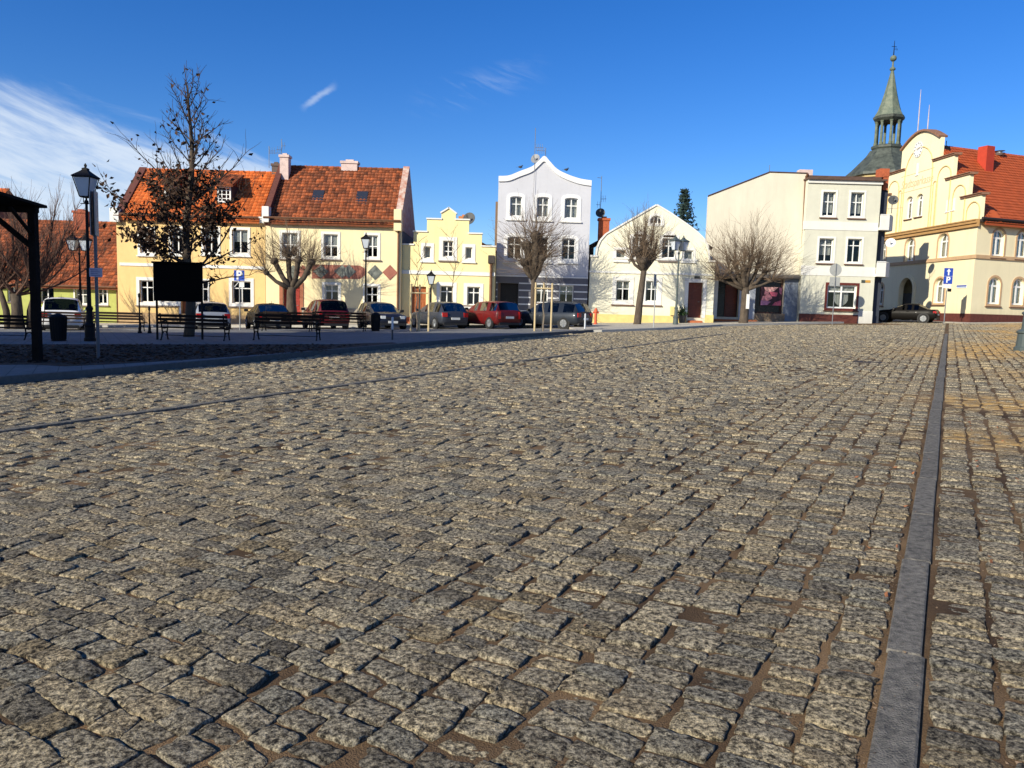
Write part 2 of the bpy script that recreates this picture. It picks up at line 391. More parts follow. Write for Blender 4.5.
# ---- low lime-green cottage, far left
def h0():
    r, f = house('cottage', -60, 50.5, 'low lime green cottage with a huge steep red tile roof, left of the apricot house', 'house')
    W = f.u(119.5, 300); ze = f.z(60, 282); D = 9.0; zr = f.z(60, 223, 4.5)
    f.window(41, 287, 53, 301, sur=0, mull=1, trans=0, sill='brown'); f.window(76, 289, 88, 303, sur=.1, mull=1, trans=.6, curtain=.9)
    f.window(8, 287, 18, 301, sur=0); f.window(-25, 287, -12, 301, sur=.1); f.window(98, 289, 106, 303, sur=.1, curtain=.5)
    f.wall([(0, -.8), (W, -.8), (W, ze), (0, ze)], PLG); body_parallel(f, W, D, ze, zr, PLG)
    rf = roof_parallel(f, -.2, W + .15, D, ze, zr, TILE_OLD, over=.35)
    u = f.u(80, 220, 4); chimney(f, u, 4.2, f.z(80, 232, 4.2), f.z(80, 211, 4.2), .85, .6, BRICK, parent=rf)
    gutter(f, -.1, W, ze - .25, -.4); pipe(f, [(W - .1, -.1, ze - .3), (W - .1, -.1, 0)], .05)
h0()
def h0b():
    r, f = house('house', -40, 78, 'distant gabled house with a small red roof, behind the bare shrub at far left', 'house', group=None)
    W = f.u(-6, 300); ze = f.z(0, 208); D = 6; zr = f.z(0, 190, 3)
    f.wall([(0, -.8), (W, -.8), (W, ze), (0, ze)], PL2); body_parallel(f, W, D, ze, zr, BRICK); roof_parallel(f, -.2, W, D, ze, zr, TILE, tw=.5, tl=.6)
h0b()
# ---- apricot house with two dormers
def h1():
    r, f = house('house', 118.5, 48.5, 'apricot yellow house with orange tile roof and two dormers, behind the big dark tree')
    W = f.u(265.5, 290); ze = f.z(190, 216); D = 6.4; zr = f.z(200, 172.5, 3.2)
    for (a, b, c, d, bl) in ((141, 230, 152, 252, 0), (172, 229, 183.5, 252, .4), (204.5, 229.5, 217, 251.5, .4), (233, 230.5, 247, 252.5, .5)):
        f.window(a, b, c, d, sur=.16, trans=.0 if bl else .62, blind=bl or None, sill='white')
    for (a, b, c, d) in ((140.5, 281, 152.5, 301.5), (162, 281, 175, 301.5), (233, 282, 250, 302.5)):
        f.window(a, b, c, d, sur=.2, trans=.68, sill='stone', curtain=.0)
    f.window(197, 281, 207, 301, sur=.1, trans=.6)
    door(f, 181, 284, 192, 323, WOODORANGE, sur=.12)
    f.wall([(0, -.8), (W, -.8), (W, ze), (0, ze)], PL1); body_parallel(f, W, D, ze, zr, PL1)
    rf = roof_parallel(f, .45, W - .3, D, ze, zr, TILE, over=.28)
    w = MB(); w.box(-.05, W, -.14, .05, ze - .32, ze - .02); w.box(-.05, W, -.2, .05, ze - .02, ze + .06); f.obj('cornice', w, STUCCO_W)
    strip_px(f, 'string_course', 120, 264.5, 265, 267.5, STUCCO_W, .05)
    strip_px(f, 'plinth', 119, 314, 265, 330, M_('plinth_sandstone', (.45, .30, .16), .9, .2, 3), .04)
    # gable parapet on the left, stepped block at its foot
    w = MB(); k = (zr - ze) / (D / 2)
    for s0, s1, uu in ((.2, 1, 0),):
        w.side([(-.32, ze - .1), (D / 2, zr + .25), (D + .3, ze - .1), (D + .3, ze - .5), (D / 2, zr - .3), (-.1, ze - .5)], -.02, .44)
    f.obj('gable_parapet', w, M_('dark_brick', (.12, .04, .03), .9, .25, 6, .4, 20))
    w = MB(); w.box(-.25, .3, -.3, .2, ze - .5, ze + .35, bev=.03); f.obj('corner_block', w, STUCCO_W)
    gutter(f, .4, W - .3, ze - .02, -.38)
    # dormers
    def dormer(x0, x1, yt, yb, xr0, xr1, yr):
        v = .75; u0, u1 = f.u(x0, (yt + yb) / 2, v), f.u(x1, (yt + yb) / 2, v); z0, z1 = f.z((x0 + x1) / 2, yb, v), f.z((x0 + x1) / 2, yt, v)
        d = MB(); d.box(u0 - .06, u0 - .005, v + .02, 2.6, z0 - .3, z1 + .1); d.box(u1 + .005, u1 + .06, v + .02, 2.6, z0 - .3, z1 + .1); d.box(u0 - .06, u1 + .06, v - .01, v + .02, z1, z1 + .12)
        do = f.obj('dormer', d, M_('tarred_boards', (.05, .03, .025), .9, .2))
        w = MB(); w.ring([(u0, z0), (u1, z0), (u1, z1), (u0, z1)], [(u0 + .09, z0 + .09), (u1 - .09, z0 + .09), (u1 - .09, z1 - .09), (u0 + .09, z1 - .09)], v - .03, v + .05)
        for q in (1, 2): uu = u0 + (u1 - u0) * q / 3; w.box(uu - .025, uu + .025, v - .02, v + .03, z0 + .08, z1 - .08)
        for q in (1, 2, 3): zz = z0 + (z1 - z0) * q / 4; w.box(u0 + .08, u1 - .08, v - .018, v + .028, zz - .02, zz + .02)
        f.obj('window', w, WHITE, do); g = MB(); g.box(u0 + .05, u1 - .05, v + .03, v + .036, z0 + .05, z1 - .05); f.obj('pane', g, GLASS, do)
        g = MB(); g.box(u0, u1, v + .9, v + .95, z0, z1); f.obj('dark_room', g, DARK, do)
        t = MB(); zt = f.z((xr0 + xr1) / 2, yr, 2.2); a0, a1 = u0 - .25, u1 + .25
        t.side([(v - .35, z1 + .05), (2.45, zt), (2.45, zt - .1), (v - .35, z1 - .04)], a0, a1); tiles(t, (a0, v - .35, z1 + .055), (1, 0, 0), (0, 2.8 - v, zt - z1 - .05), a1 - a0, math.hypot(2.8 - v, zt - z1 - .05), .24, .3)
        f.obj('dormer_roof', t, TILE_OLD, do)
    dormer(217.5, 231, 186.5, 202.5, 212, 240, 174); dormer(164.5, 177, 185.5, 201, 160, 190, 173)
h1()
# ---- pale yellow house with the diamonds
def h2():
    r, f = house('house', 266, 48.5, 'pale yellow house with red and grey diamond decoration and weathered tile roof')
    W = f.u(400.5, 290); ze = f.z(333, 219.5); D = 6.4; zr = f.z(340, 169.5, 3.2)
    for (a, b, c, d) in ((283, 233.5, 297, 255.5), (324.5, 235, 337, 256), (367.5, 236, 377, 256.5)):
        f.window(a, b, c, d, sur=.16, trans=.5, blind=.6, sill='stone')
    for (a, b, c, d) in ((325.5, 285.5, 337.5, 300), (366.5, 287, 377, 307)):
        f.window(a, b, c, d, sur=.16, trans=.62, sill='stone', curtain=.45 if a < 340 else 0)
    door(f, 283, 286, 300, 322, mat('door_red', (.30, .03, .02), .5, .2, 3), sur=.22, surm=M_('terracotta_surround', (.35, .13, .07), .8, .2), label='red front door')
    f.wall([(0, -.8), (W, -.8), (W, ze), (0, ze)], PL2); 
    w = MB(); t = .28
    g = [(t + .003, -.8), (D, -.8), (D, ze), (D / 2, zr), (t + .003, ze)]; w.side(g, .004, t); w.side(g, W - t, W - .004); w.box(t, W - t, D - t, D - .004, -.8, ze); w.box(t, W - t, 1.5, 1.54, -.8, ze - .05)
    f.obj('side_wall', w, M_('plaster_gable_shade', (.16, .15, .14), .9, .2, 2))  # side walls coloured dark: the shade on the right gable is painted in
    rf = roof_parallel(f, .25, W - .35, D, ze, zr, TILE_OLD, over=.28, tw=.23, tl=.28)
    w = MB(); w.box(-.05, W, -.16, .05, ze - .16, ze + .02); f.obj('cornice', w, M_('cornice_brown', (.22, .12, .07), .85, .2))
    # right gable parapet with patchy mortar, block at foot
    w = MB(); w.side([(-.3, ze - .2), (-.3, ze + .45), (.1, ze + .55), (D / 2, zr + .32), (D + .3, ze - .1), (D + .3, ze - .6), (.1, ze - .5)], W - .38, W + .02)
    f.obj('gable_parapet', w, M_('patchy_mortar', (.40, .12, .06), .9, .0, 3.2, .5, 25, col2=(.62, .55, .48)))
    w = MB(); w.box(W - .42, W + .04, -.36, .1, ze - .6, ze + .7, bev=.02); f.obj('corner_block', w, PL2)
    w = MB(); w.side([(-.35, ze - .1), (-.35, ze + .3), (D / 2, zr + .45), (D + .3, ze), (D + .3, ze - .6), (0, ze - .5)], -.05, .3); f.obj('gable_parapet', w, M_('dark_brick', (.12, .04, .03)))
    w = MB(); w.box(-.1, .32, -.42, .1, ze - .3, ze + .65, bev=.03); f.obj('corner_block', w, STUCCO_W)
    # two chimneys
    u = f.u(284, 160, 2.8); chimney(f, u + .15, 2.6, f.z(284, 182, 2.6), f.z(284, 155.5, 2.6), .55, .6, M_('chimney_pinkwhite', (.62, .48, .44), .9, .2, 4), parent=rf)
    u = f.u(349.8, 165, 3.2); chimney(f, u, 3.3, f.z(350, 172, 3.2) - .3, f.z(350, 161.5, 3.2), 1.05, .6, M_('chimney_pinkwhite', (.62, .48, .44)), parent=rf)
    u = f.u(276, 166, 3.2); chimney(f, u, 3.3, f.z(276, 175, 3.3) - .3, f.z(276, 164, 3.3), .5, .4, M_('chimney_dark', (.12, .09, .08), .9, .2, 4), parent=rf)
    # roof lights
    for px in (317.5, 361.5):
        uu = f.u(px, 202, 1.2); zz = ze + (1.25 / (D / 2)) * (zr - ze); k = MB(); sl = (zr - ze) / (D / 2)
        for a, b, hh in ((-.35, .35, .12),): k.add([(uu + a, .85, zz - .4 * sl + .08), (uu + b, .85, zz - .4 * sl + .08), (uu + b, 1.6, zz + .35 * sl + .2), (uu + a, 1.6, zz + .35 * sl + .2), (uu + a, .85, zz - .4 * sl - .2), (uu + b, .85, zz - .4 * sl - .2), (uu + b, 1.6, zz + .35 * sl - .1), (uu + a, 1.6, zz + .35 * sl - .1)], [(0, 1, 2, 3), (4, 5, 1, 0), (5, 6, 2, 1), (7, 4, 0, 3), (6, 7, 3, 2)])
        f.obj('roof_light', k, M_('roof_light', (.03, .035, .05), .15, .1), rf)
    # band of stone diamonds
    P1 = mat('serpentine_slab', (.07, .08, .07), .5, .0, 2.5, .2, 30, col2=(.24, .25, .22)); P2 = mat('red_porphyry_slab', (.33, .12, .08), .5, .2, 3)
    band = f.poly([(312, 264.5), (360, 265.5), (365, 268.5), (365, 275), (360, 279), (312, 278.5)]); w = MB(); w.fac(band, -.02, .02); f.obj('stone_band', w, P2)
    for (cx, m) in ((321, P1), (342, P1), (349, P1)):
        c = f.uz(cx, 271.5); h = .42; wdt = .5 if cx != 349 else .45
        w = MB(); w.fac([(c[0] - wdt, c[1]), (c[0], c[1] - h), (c[0] + wdt, c[1]), (c[0], c[1] + h)], -.03 - .004 * (cx == 349), .0); f.obj('stone_diamond', w, m)
    for (cx, m) in ((303, P2), (293, P1), (375, P1), (390, P2)):
        c = f.uz(cx, 272.5); h = .47
        w = MB(); w.fac([(c[0] - h, c[1]), (c[0], c[1] - h), (c[0] + h, c[1]), (c[0], c[1] + h)], -.03, .0); f.obj('stone_diamond', w, m)
    strip_px(f, 'plinth', 302, 308.5, 400, 330, M_('plinth_rubble', (.24, .22, .19), .9, .0, 3.5, .5, 20, col2=(.42, .36, .28)), .05)
    strip_px(f, 'plinth', 267, 308.5, 281, 330, M_('plinth_rubble', (.24, .22, .19)), .05)
    gutter(f, 0, W, ze - .02, -.42); pipe(f, [(W - .12, -.3, ze - .05), (W - .16, -.09, ze - .6), (W - .16, -.09, 0)], .06)
    aerial(f, 281.5, 139, 157, 2.8, [(146, 1, .3, 2), (150, -1, .3, 2)]); aerial(f, 269, 146, 168, 3, [(151, 1, .45, 3), (153, 1, .8, 0)])
h2()
# ---- lemon stepped gable
def h3():
    r, f = house('gabled_house', 400.8, 49, 'small lemon yellow house with white coped stepped gable and round dish on its chimney')
    pts = [(400, 328), (400, 245), (413.5, 245), (413.6, 232), (427, 232.2), (427, 219.3), (441.5, 219.6), (441.5, 213), (448.9, 208.6), (455.8, 213.8), (455.6, 219.8), (469, 220.6), (469, 233.7), (481.8, 234.5), (481.8, 246.5), (495.5, 247.4), (494.5, 329)]
    ol = [f.uz(*p) for p in pts]; ol[0] = (ol[1][0], -.8); ol[-1] = (ol[-2][0], -.8); W = ol[-1][0]; D = 8.5
    # snap verticals and horizontals of the steps
    z1 = (ol[1][1] + ol[2][1]) / 2; s = []
    for i, (u, z) in enumerate(ol): s.append([u, z])
    def eq(i, j, a): v = (s[i][a] + s[j][a]) / 2; s[i][a] = s[j][a] = v
    for i, j in ((1, 2), (3, 4), (5, 6), (10, 11), (12, 13), (14, 15)): eq(i, j, 1)
    for i, j in ((2, 3), (4, 5), (6, 7), (9, 10), (11, 12), (13, 14)): eq(i, j, 0)
    ol = [tuple(q) for q in s]
    f.window(443.8, 241.5, 452.4, 256, sur=.24, trans=.35, extra=2, sill='stone')
    f.window(424.9, 247, 430, 257.4, sur=.2, mull=0, trans=0, curtain=1, sill='white'); f.window(466.2, 248, 471.4, 258, sur=.2, mull=0, trans=0, curtain=1, sill='white')
    f.window(440.8, 286.5, 452.4, 303, sur=.22, trans=.68, sill='white'); f.window(467.9, 287.5, 479, 304.2, sur=.22, trans=.68, sill='white')
    door(f, 411, 286.5, 425.8, 324, WOODORANGE, sur=.0, leaves=2); 
    f.wall(ol, PL3, .3)
    for i in range(1, 15):
        a, b = ol[i], ol[i + 1]; cp = MB()
        if abs(a[0] - b[0]) > .05:
            n = Vector((a[1] - b[1], b[0] - a[0])).normalized(); e = .05
            q = Vector((b[0] - a[0], b[1] - a[1])).normalized() * e
            cp.fac([(a[0] - q.x, a[1] + .004 - q.y), (b[0] + q.x, b[1] + .004 + q.y), (b[0] + q.x + n.x * .09, b[1] + q.y + n.y * .09), (a[0] - q.x + n.x * .09, a[1] - q.y + n.y * .09)], -.07, .36); f.obj('coping', cp, STUCCO_W)
    strip_px(f, 'string_course', 400.5, 271.3, 495, 275, STUCCO_W, .06); strip_px(f, 'sill_course', 456.5, 305.3, 494.5, 306.8, M_('stone_sill', (.22, .17, .14)), .05)
    strip_px(f, 'plinth', 400.5, 317, 410, 330, STEP, .04)
    w = MB(); ze = ol[1][1]; w.box(.004, .28, .303, D, -.8, ze); w.box(W - .28, W - .004, .303, D, -.8, ze); w.box(.3, W - .3, D - .3, D, -.8, ze); w.box(.3, W - .3, 1.6, 1.64, -.8, ze + .3); f.obj('side_wall', w, PL3)
    zr = f.z(449, 222); c = W / 2; rf = MB(); sl = (zr - ze) / (W / 2)
    rf.prism([(0, ze - .1), (c, zr - .15), (W, ze - .1), (W, ze - .25), (c, zr - .3), (0, ze - .25)], lambda p, q, w: (p, w, q), .31, D + .2); f.obj('roof', rf, TILE_OLD)
    u = f.u(464.5, 216, 2.2); chimney(f, u, 2.3, zr - 1.6, f.z(464, 216.5, 2.2), .62, .5, M_('chimney_orange', (.55, .22, .08), .85, .2, 6))
    dish(f, 469, 218.5, 1.75, 6.3, M_('dish_grey', (.06, .065, .07), .6, .1), (-.3, -.9, .3), 1.0)
    hu = f.u(491.4, 260); w = MB(); w.box(hu - .2, hu + .2, -.28, -.003, f.z(491, 263.5), f.z(491, 255.5), bev=.03); f.obj('hopper', w, M_('hopper_dark', (.05, .04, .035), .6, .2))
    pipe(f, [(hu, -.13, f.z(491, 263)), (hu, -.13, 0)], .085)
    w = MB(); w.flat([(f.u(409, 320), -.5), (f.u(428, 320), -.5), (f.u(428, 320), -.003), (f.u(409, 320), -.003)], -.1, .14); f.obj('doorstep', w, STEP)
h3()
# ---- lilac grey three storey
def h4():
    r, f = house('town_house', 495, 51.2, 'tall lilac grey three storey house with curved white gable and slate dark ground floor')
    top = [(495.6, 176.5), (509, 176), (519.7, 171.8), (532, 167), (539, 161), (544.4, 156.6), (549.8, 162), (557, 169.5), (567.6, 175), (580, 179.2), (591.6, 181)]
    tp = [f.uz(*p) for p in top]; W = f.u(589, 250); tp[0] = (0, tp[0][1]); tp[-1] = (W, tp[-1][1])
    # refine curve
    fine = []
    for i in range(len(tp) - 1):
        p0, p1, p2, p3 = [Vector(tp[max(0, min(len(tp) - 1, i + k))]) for k in (-1, 0, 1, 2)]
        for q in range(4):
            t = q / 4; fine.append(tuple(.5 * ((2 * p1) + (p2 - p0) * t + (2 * p0 - 5 * p1 + 4 * p2 - p3) * t * t + (3 * p1 - p0 - 3 * p2 + p3) * t ** 3)))
    fine.append(tp[-1]); zsh = min(tp[0][1], tp[-1][1])
    for (a, b, c, d) in ((510.8, 197, 521.2, 215.3), (537.6, 197.6, 548, 216.4), (565.4, 198.6, 577, 217.4)):
        f.window(a, b, c, d, arch=.12, sur=.22, trans=.62, surm=M_('trim_white', (.74, .74, .74), .8, .04), sill='white', curtain=.95)
    for (a, b, c, d) in ((508, 237.3, 520.5, 258), (535, 237.8, 547.4, 258.3), (562.6, 239, 574.5, 258.8)):
        f.window(a, b, c, d, arch=.12, sur=.22, trans=.66, surm=M_('trim_white', (.74, .74, .74)), sill='white')
    for (a, b, c, d) in ((535.5, 285, 547, 302), (560, 286, 572.5, 302.6)):
        f.window(a, b, c, d, sur=.0, trans=.66, sill='stone', curtain=.5)
    door(f, 497.5, 283, 518, 318, WOODDARK, depth=.5, leaves=2)
    f.wall([(0, -.8), (W, -.8)] + list(reversed(fine)), PL4, .32)
    cp = MB(); lo = [(p[0], p[1] - .32) for p in fine]; up = [(p[0], p[1] + .03) for p in fine]
    for i in range(len(fine) - 1): cp.fac([lo[i], lo[i + 1], up[i + 1], up[i]], -.09, .40)
    f.obj('gable_moulding', cp, M_('trim_white', (.74, .74, .74)))
    # slate ground floor cladding with light joints, cut round the openings
    g = MB(); zt = f.z(540, 276.5); g.wall([(0, -.3), (W, -.3), (W, zt), (0, zt)], [offset(h, .002) for h in f.holes if h[0][1] < zt - 1 and max(p[1] for p in h) < zt], .04); g.v = [(v[0], v[1] - .045, v[2]) for v in g.v]; f.obj('slate_cladding', g, PL4D)
    jn = MB(); um = [(sorted([h[0][0], h[1][0]])) + [h[0][1], max(p[1] for p in h)] for h in f.holes]
    for y in (276.7, 283.8, 290.8, 297.8, 304.6, 311.5):
        z = f.z(540, y); cuts = sorted([(a - .03, b + .03) for a, b, c, d in um if c - .02 < z < d + .02 and d < zt]); x = 0
        for a, b in cuts + [(W, W)]:
            if a > x + .05: jn.box(x, a, -.062, -.04, z - .045, z + .045)
            x = b
    f.obj('light_joint', jn, M_('trim_white', (.74, .74, .74)))
    D = 9; w = MB(); ze = zsh - .3
    w.add([(.004, .32, -.8), (-.22, D, -.8), (-.22, D, ze), (.004, .32, ze), (.3, .32, -.8), (.3, D, -.8), (.3, D, ze), (.3, .32, ze)], [(0, 1, 2, 3), (4, 5, 6, 7), (0, 4, 5, 1), (3, 2, 6, 7), (1, 5, 6, 2), (0, 3, 7, 4)])
    w.box(W - .3, W - .004, .323, D, -.8, ze); w.box(-.4, W - .3, D, D + .3, -.8, ze); w.box(.3, W - .3, 1.7, 1.74, -.8, ze)
    f.obj('side_wall', w, M_('plaster_brown_raw', (.22, .15, .10), .95, .2, 2, .4, 30))
    rf = MB(); rf.fac([(.05, ze), (W / 2, ze + 1.1), (W - .05, ze), (W - .05, ze - .12), (W / 2, ze + .95), (.05, ze - .12)], .33, D + .2); f.obj('roof', rf, M_('bitumen_roof', (.05, .045, .045), .9, .2))
    dish(f, 535.4, 158.6, .2, 4.6, M_('dish_light', (.22, .23, .25), .5, .1), (-.4, -.85, .3), .7)
    aerial(f, 535.6, 128, 166, .5, [(147.5, 1, .55, 4)]); aerial(f, 545.8, 148, 158, .5, [(151, -1, .6, 5)])
    cb = MB(); cb.tube([f_ for f_ in [(f.uz(x, y)[0], -.12, f.uz(x, y)[1]) for x, y in ((534.5, 164), (534, 180), (533.2, 200), (532.5, 225), (532, 245))]], .012, 4); f.obj('cable', cb, M_('cable_grey', (.25, .25, .27), .6))
    for px, py in ((520.5, 170), (566.5, 172.6)):
        u, z = f.uz(px, py); wp = f.O + f.U * u + f.V * .15; z = wp.z + z
        bd = MB(); bd.lathe([(.002, -.16), (.045, -.12), (.075, -.02), (.07, .05), (.04, .1), (.002, .13)], 8, axis='x'); bd.lathe([(.002, -.05), (.04, -.02), (.045, .01), (.002, .05)], 8, .1, 0, .09)
        bd.add([(-.1, -.03, .0), (-.3, -.03, -.03), (-.3, .03, -.03), (-.1, .03, 0)], [(0, 1, 2, 3)]); bd.tube([(.02, .02, -.05), (.02, .02, -.12)], .008, 4); bd.tube([(.02, -.02, -.05), (.02, -.02, -.12)], .008, 4); bd.tube([(.14, 0, .09), (.18, 0, .08)], [.012, .002], 5)
        p = bd.build('pigeon', M_('pigeon_dark', (.04, .04, .05), .7), smooth=True)
        p.location = (wp.x, wp.y, z + .06 + .16); tag(p, 'dark pigeon perched on the %s slope of the curved white gable' % ('left' if px < 540 else 'right'), 'bird', 'pigeons on the white gable')
h4()
# ---- cream gabled house
def h5():
    r, f = house('gabled_house', 588, 51.4, 'cream house with curved shoulders on its gable, brown door and small lunette window')
    pts = [(588.3, 257.5), (596.7, 257), (597.8, 248), (601, 240.6), (606.6, 234.4), (613.2, 230.5), (656.6, 205.6), (669.7, 213.4), (687.4, 225.6), (695, 231.2), (703, 238.9), (707.3, 246.5), (708.6, 262), (714.5, 262.5)]
    tp = [f.uz(*p) for p in pts]; tp[0] = (0, tp[1][1]); W = f.u(713.5, 300); tp[-1] = (W, tp[-2][1])
    for (a, b, c, d) in ((633, 238.2, 645.2, 256.2), (662.9, 239, 675, 257.2)): f.window(a, b, c, d, sur=.2, trans=.62, curtain=.3, sill='stone')
    f.window(617, 250.4, 625, 258, sur=.16, mull=0, trans=0, curtain=1, sill='white'); f.window(684.7, 251, 692.3, 258.7, sur=.16, mull=0, trans=0, curtain=1, sill='white')
    for (a, b, c, d) in ((616.8, 281.3, 629, 300), (646.4, 281.6, 657, 300.5)): f.window(a, b, c, d, sur=.26, trans=.6, curtain=.35, sill='brown')
    f.window(651, 216.3, 661.2, 223, arch=.48, sur=.16, mull=2, trans=0, sill=None)
    door(f, 687.8, 282.5, 702.3, 317.6, WOODRED, sur=.24, leaves=2, depth=.25)
    f.wall([(0, -.8), (W, -.8)] + list(reversed(tp)), PL5, .3)
    cp = MB()
    for i in range(1, len(tp) - 2):
        a, b = Vector(tp[i]), Vector(tp[i + 1]); n = Vector((a.y - b.y, b.x - a.x)).normalized()
        cp.fac([tuple(a), tuple(b), tuple(b + n * .1), tuple(a + n * .1)], -.07, .34)
    f.obj('coping', cp, STUCCO_W)
    for a, b, zz in ((-.04, tp[1][0] + .05, tp[0][1]), (tp[-2][0] - .05, W + .04, tp[-1][1])): cp = MB(); cp.box(a, b, -.08, .34, zz, zz + .12); f.obj('coping', cp, STUCCO_W)
    # blind arches above the upper windows
    for (cx, cy) in ((640, 232.5), (669.5, 233)):
        u, z = f.uz(cx, cy); w = MB(); w.fac([(u - .42, z - .28)] + [(u + .42 * math.cos(PI * (1 - k / 8)), z - .28 + .42 * math.sin(PI * (1 - k / 8))) for k in range(9)] + [(u + .42, z - .28)][:0], -.03, .01); f.obj('blind_arch', w, STUCCO_W)
    strip_px(f, 'string_course', 589, 272.3, 712, 274.2, STUCCO_W, .06); strip_px(f, 'sill_course', 613, 258.3, 697, 260, STUCCO_W, .07)
    strip_px(f, 'plinth', 588.5, 315, 686, 330, PL5Y, .04); strip_px(f, 'plinth', 704.5, 315, 713, 330, PL5Y, .04)
    w = MB(); u0, u1, z0, z1 = f.rect(670, 306.5, 675.3, 315.2); w.box(u0, u1, -.16, -.003, z0, z1, bev=.01); f.obj('meter_box', w, M_('meter_box_yellow', (.72, .58, .25), .6))
    w = MB(); u0, u1, z0, z1 = f.rect(694.3, 276.2, 699.6, 278.6); w.box(u0, u1, -.05, -.003, z0, z1); f.obj('house_plaque', w, M_('plaque_dark', (.06, .07, .06), .5))
    us, ue = f.u(686, 318), f.u(705, 318); w = MB(); w.box(us, ue, -.75, -.05, -.12, .17, bev=.02); w.box(us + .1, ue - .25, -.4, .22, .17, .34, bev=.02); f.obj('doorstep', w, STEP)
    D = 12; ze = tp[0][1] - .9; w = MB(); w.box(.004, .28, .303, D, -.8, ze); w.box(W - .28, W - .004, .303, D, -.8, ze); w.fac([(.3, -.8), (W - .3, -.8), (W - .3, ze), (W / 2 + .3, tp[6][1] - .35), (.3, ze)], D - .3, D); w.box(.3, W - .3, 1.7, 1.74, -.8, ze); f.obj('side_wall', w, PL5)
    rf = MB(); pk = tp[6]; a = (.2, tp[1][1] + .4); b = (W - .2, tp[1][1] + .4)
    a = (.0, pk[1] - (pk[0]) * .585 - .12); b = (W, pk[1] - (W - pk[0]) * .585 - .12)
    rf.fac([a, (pk[0], pk[1] - .12), b, (b[0], b[1] - .15), (pk[0], pk[1] - .27), (a[0], a[1] - .15)], 1.0, D + .3)
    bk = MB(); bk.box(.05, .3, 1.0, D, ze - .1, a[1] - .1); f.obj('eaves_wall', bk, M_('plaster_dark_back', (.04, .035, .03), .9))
    rfo = f.obj('roof', rf, M_('roof_black_felt', (.028, .024, .024), .85, .3, 2, .3, 10))
    u, z = f.uz(603.6, 228.5, 1.); chimney(f, u, 1., z - 1.0, f.z(603.6, 218.4, 1.), .7, .5, M_('chimney_redbrick', (.40, .10, .04), .85, .3, 8, .5, 20), parent=rfo)
    dish(f, 600.4, 212.8, .8, 4.7, M_('dish_grey', (.13, .14, .15)), (-.2, -.92, .3), .8); aerial(f, 601.8, 176, 216, .95, [(178, -1, .3, 0), (199, 1, .35, 3), (205, -1, .3, 2)])
h5()
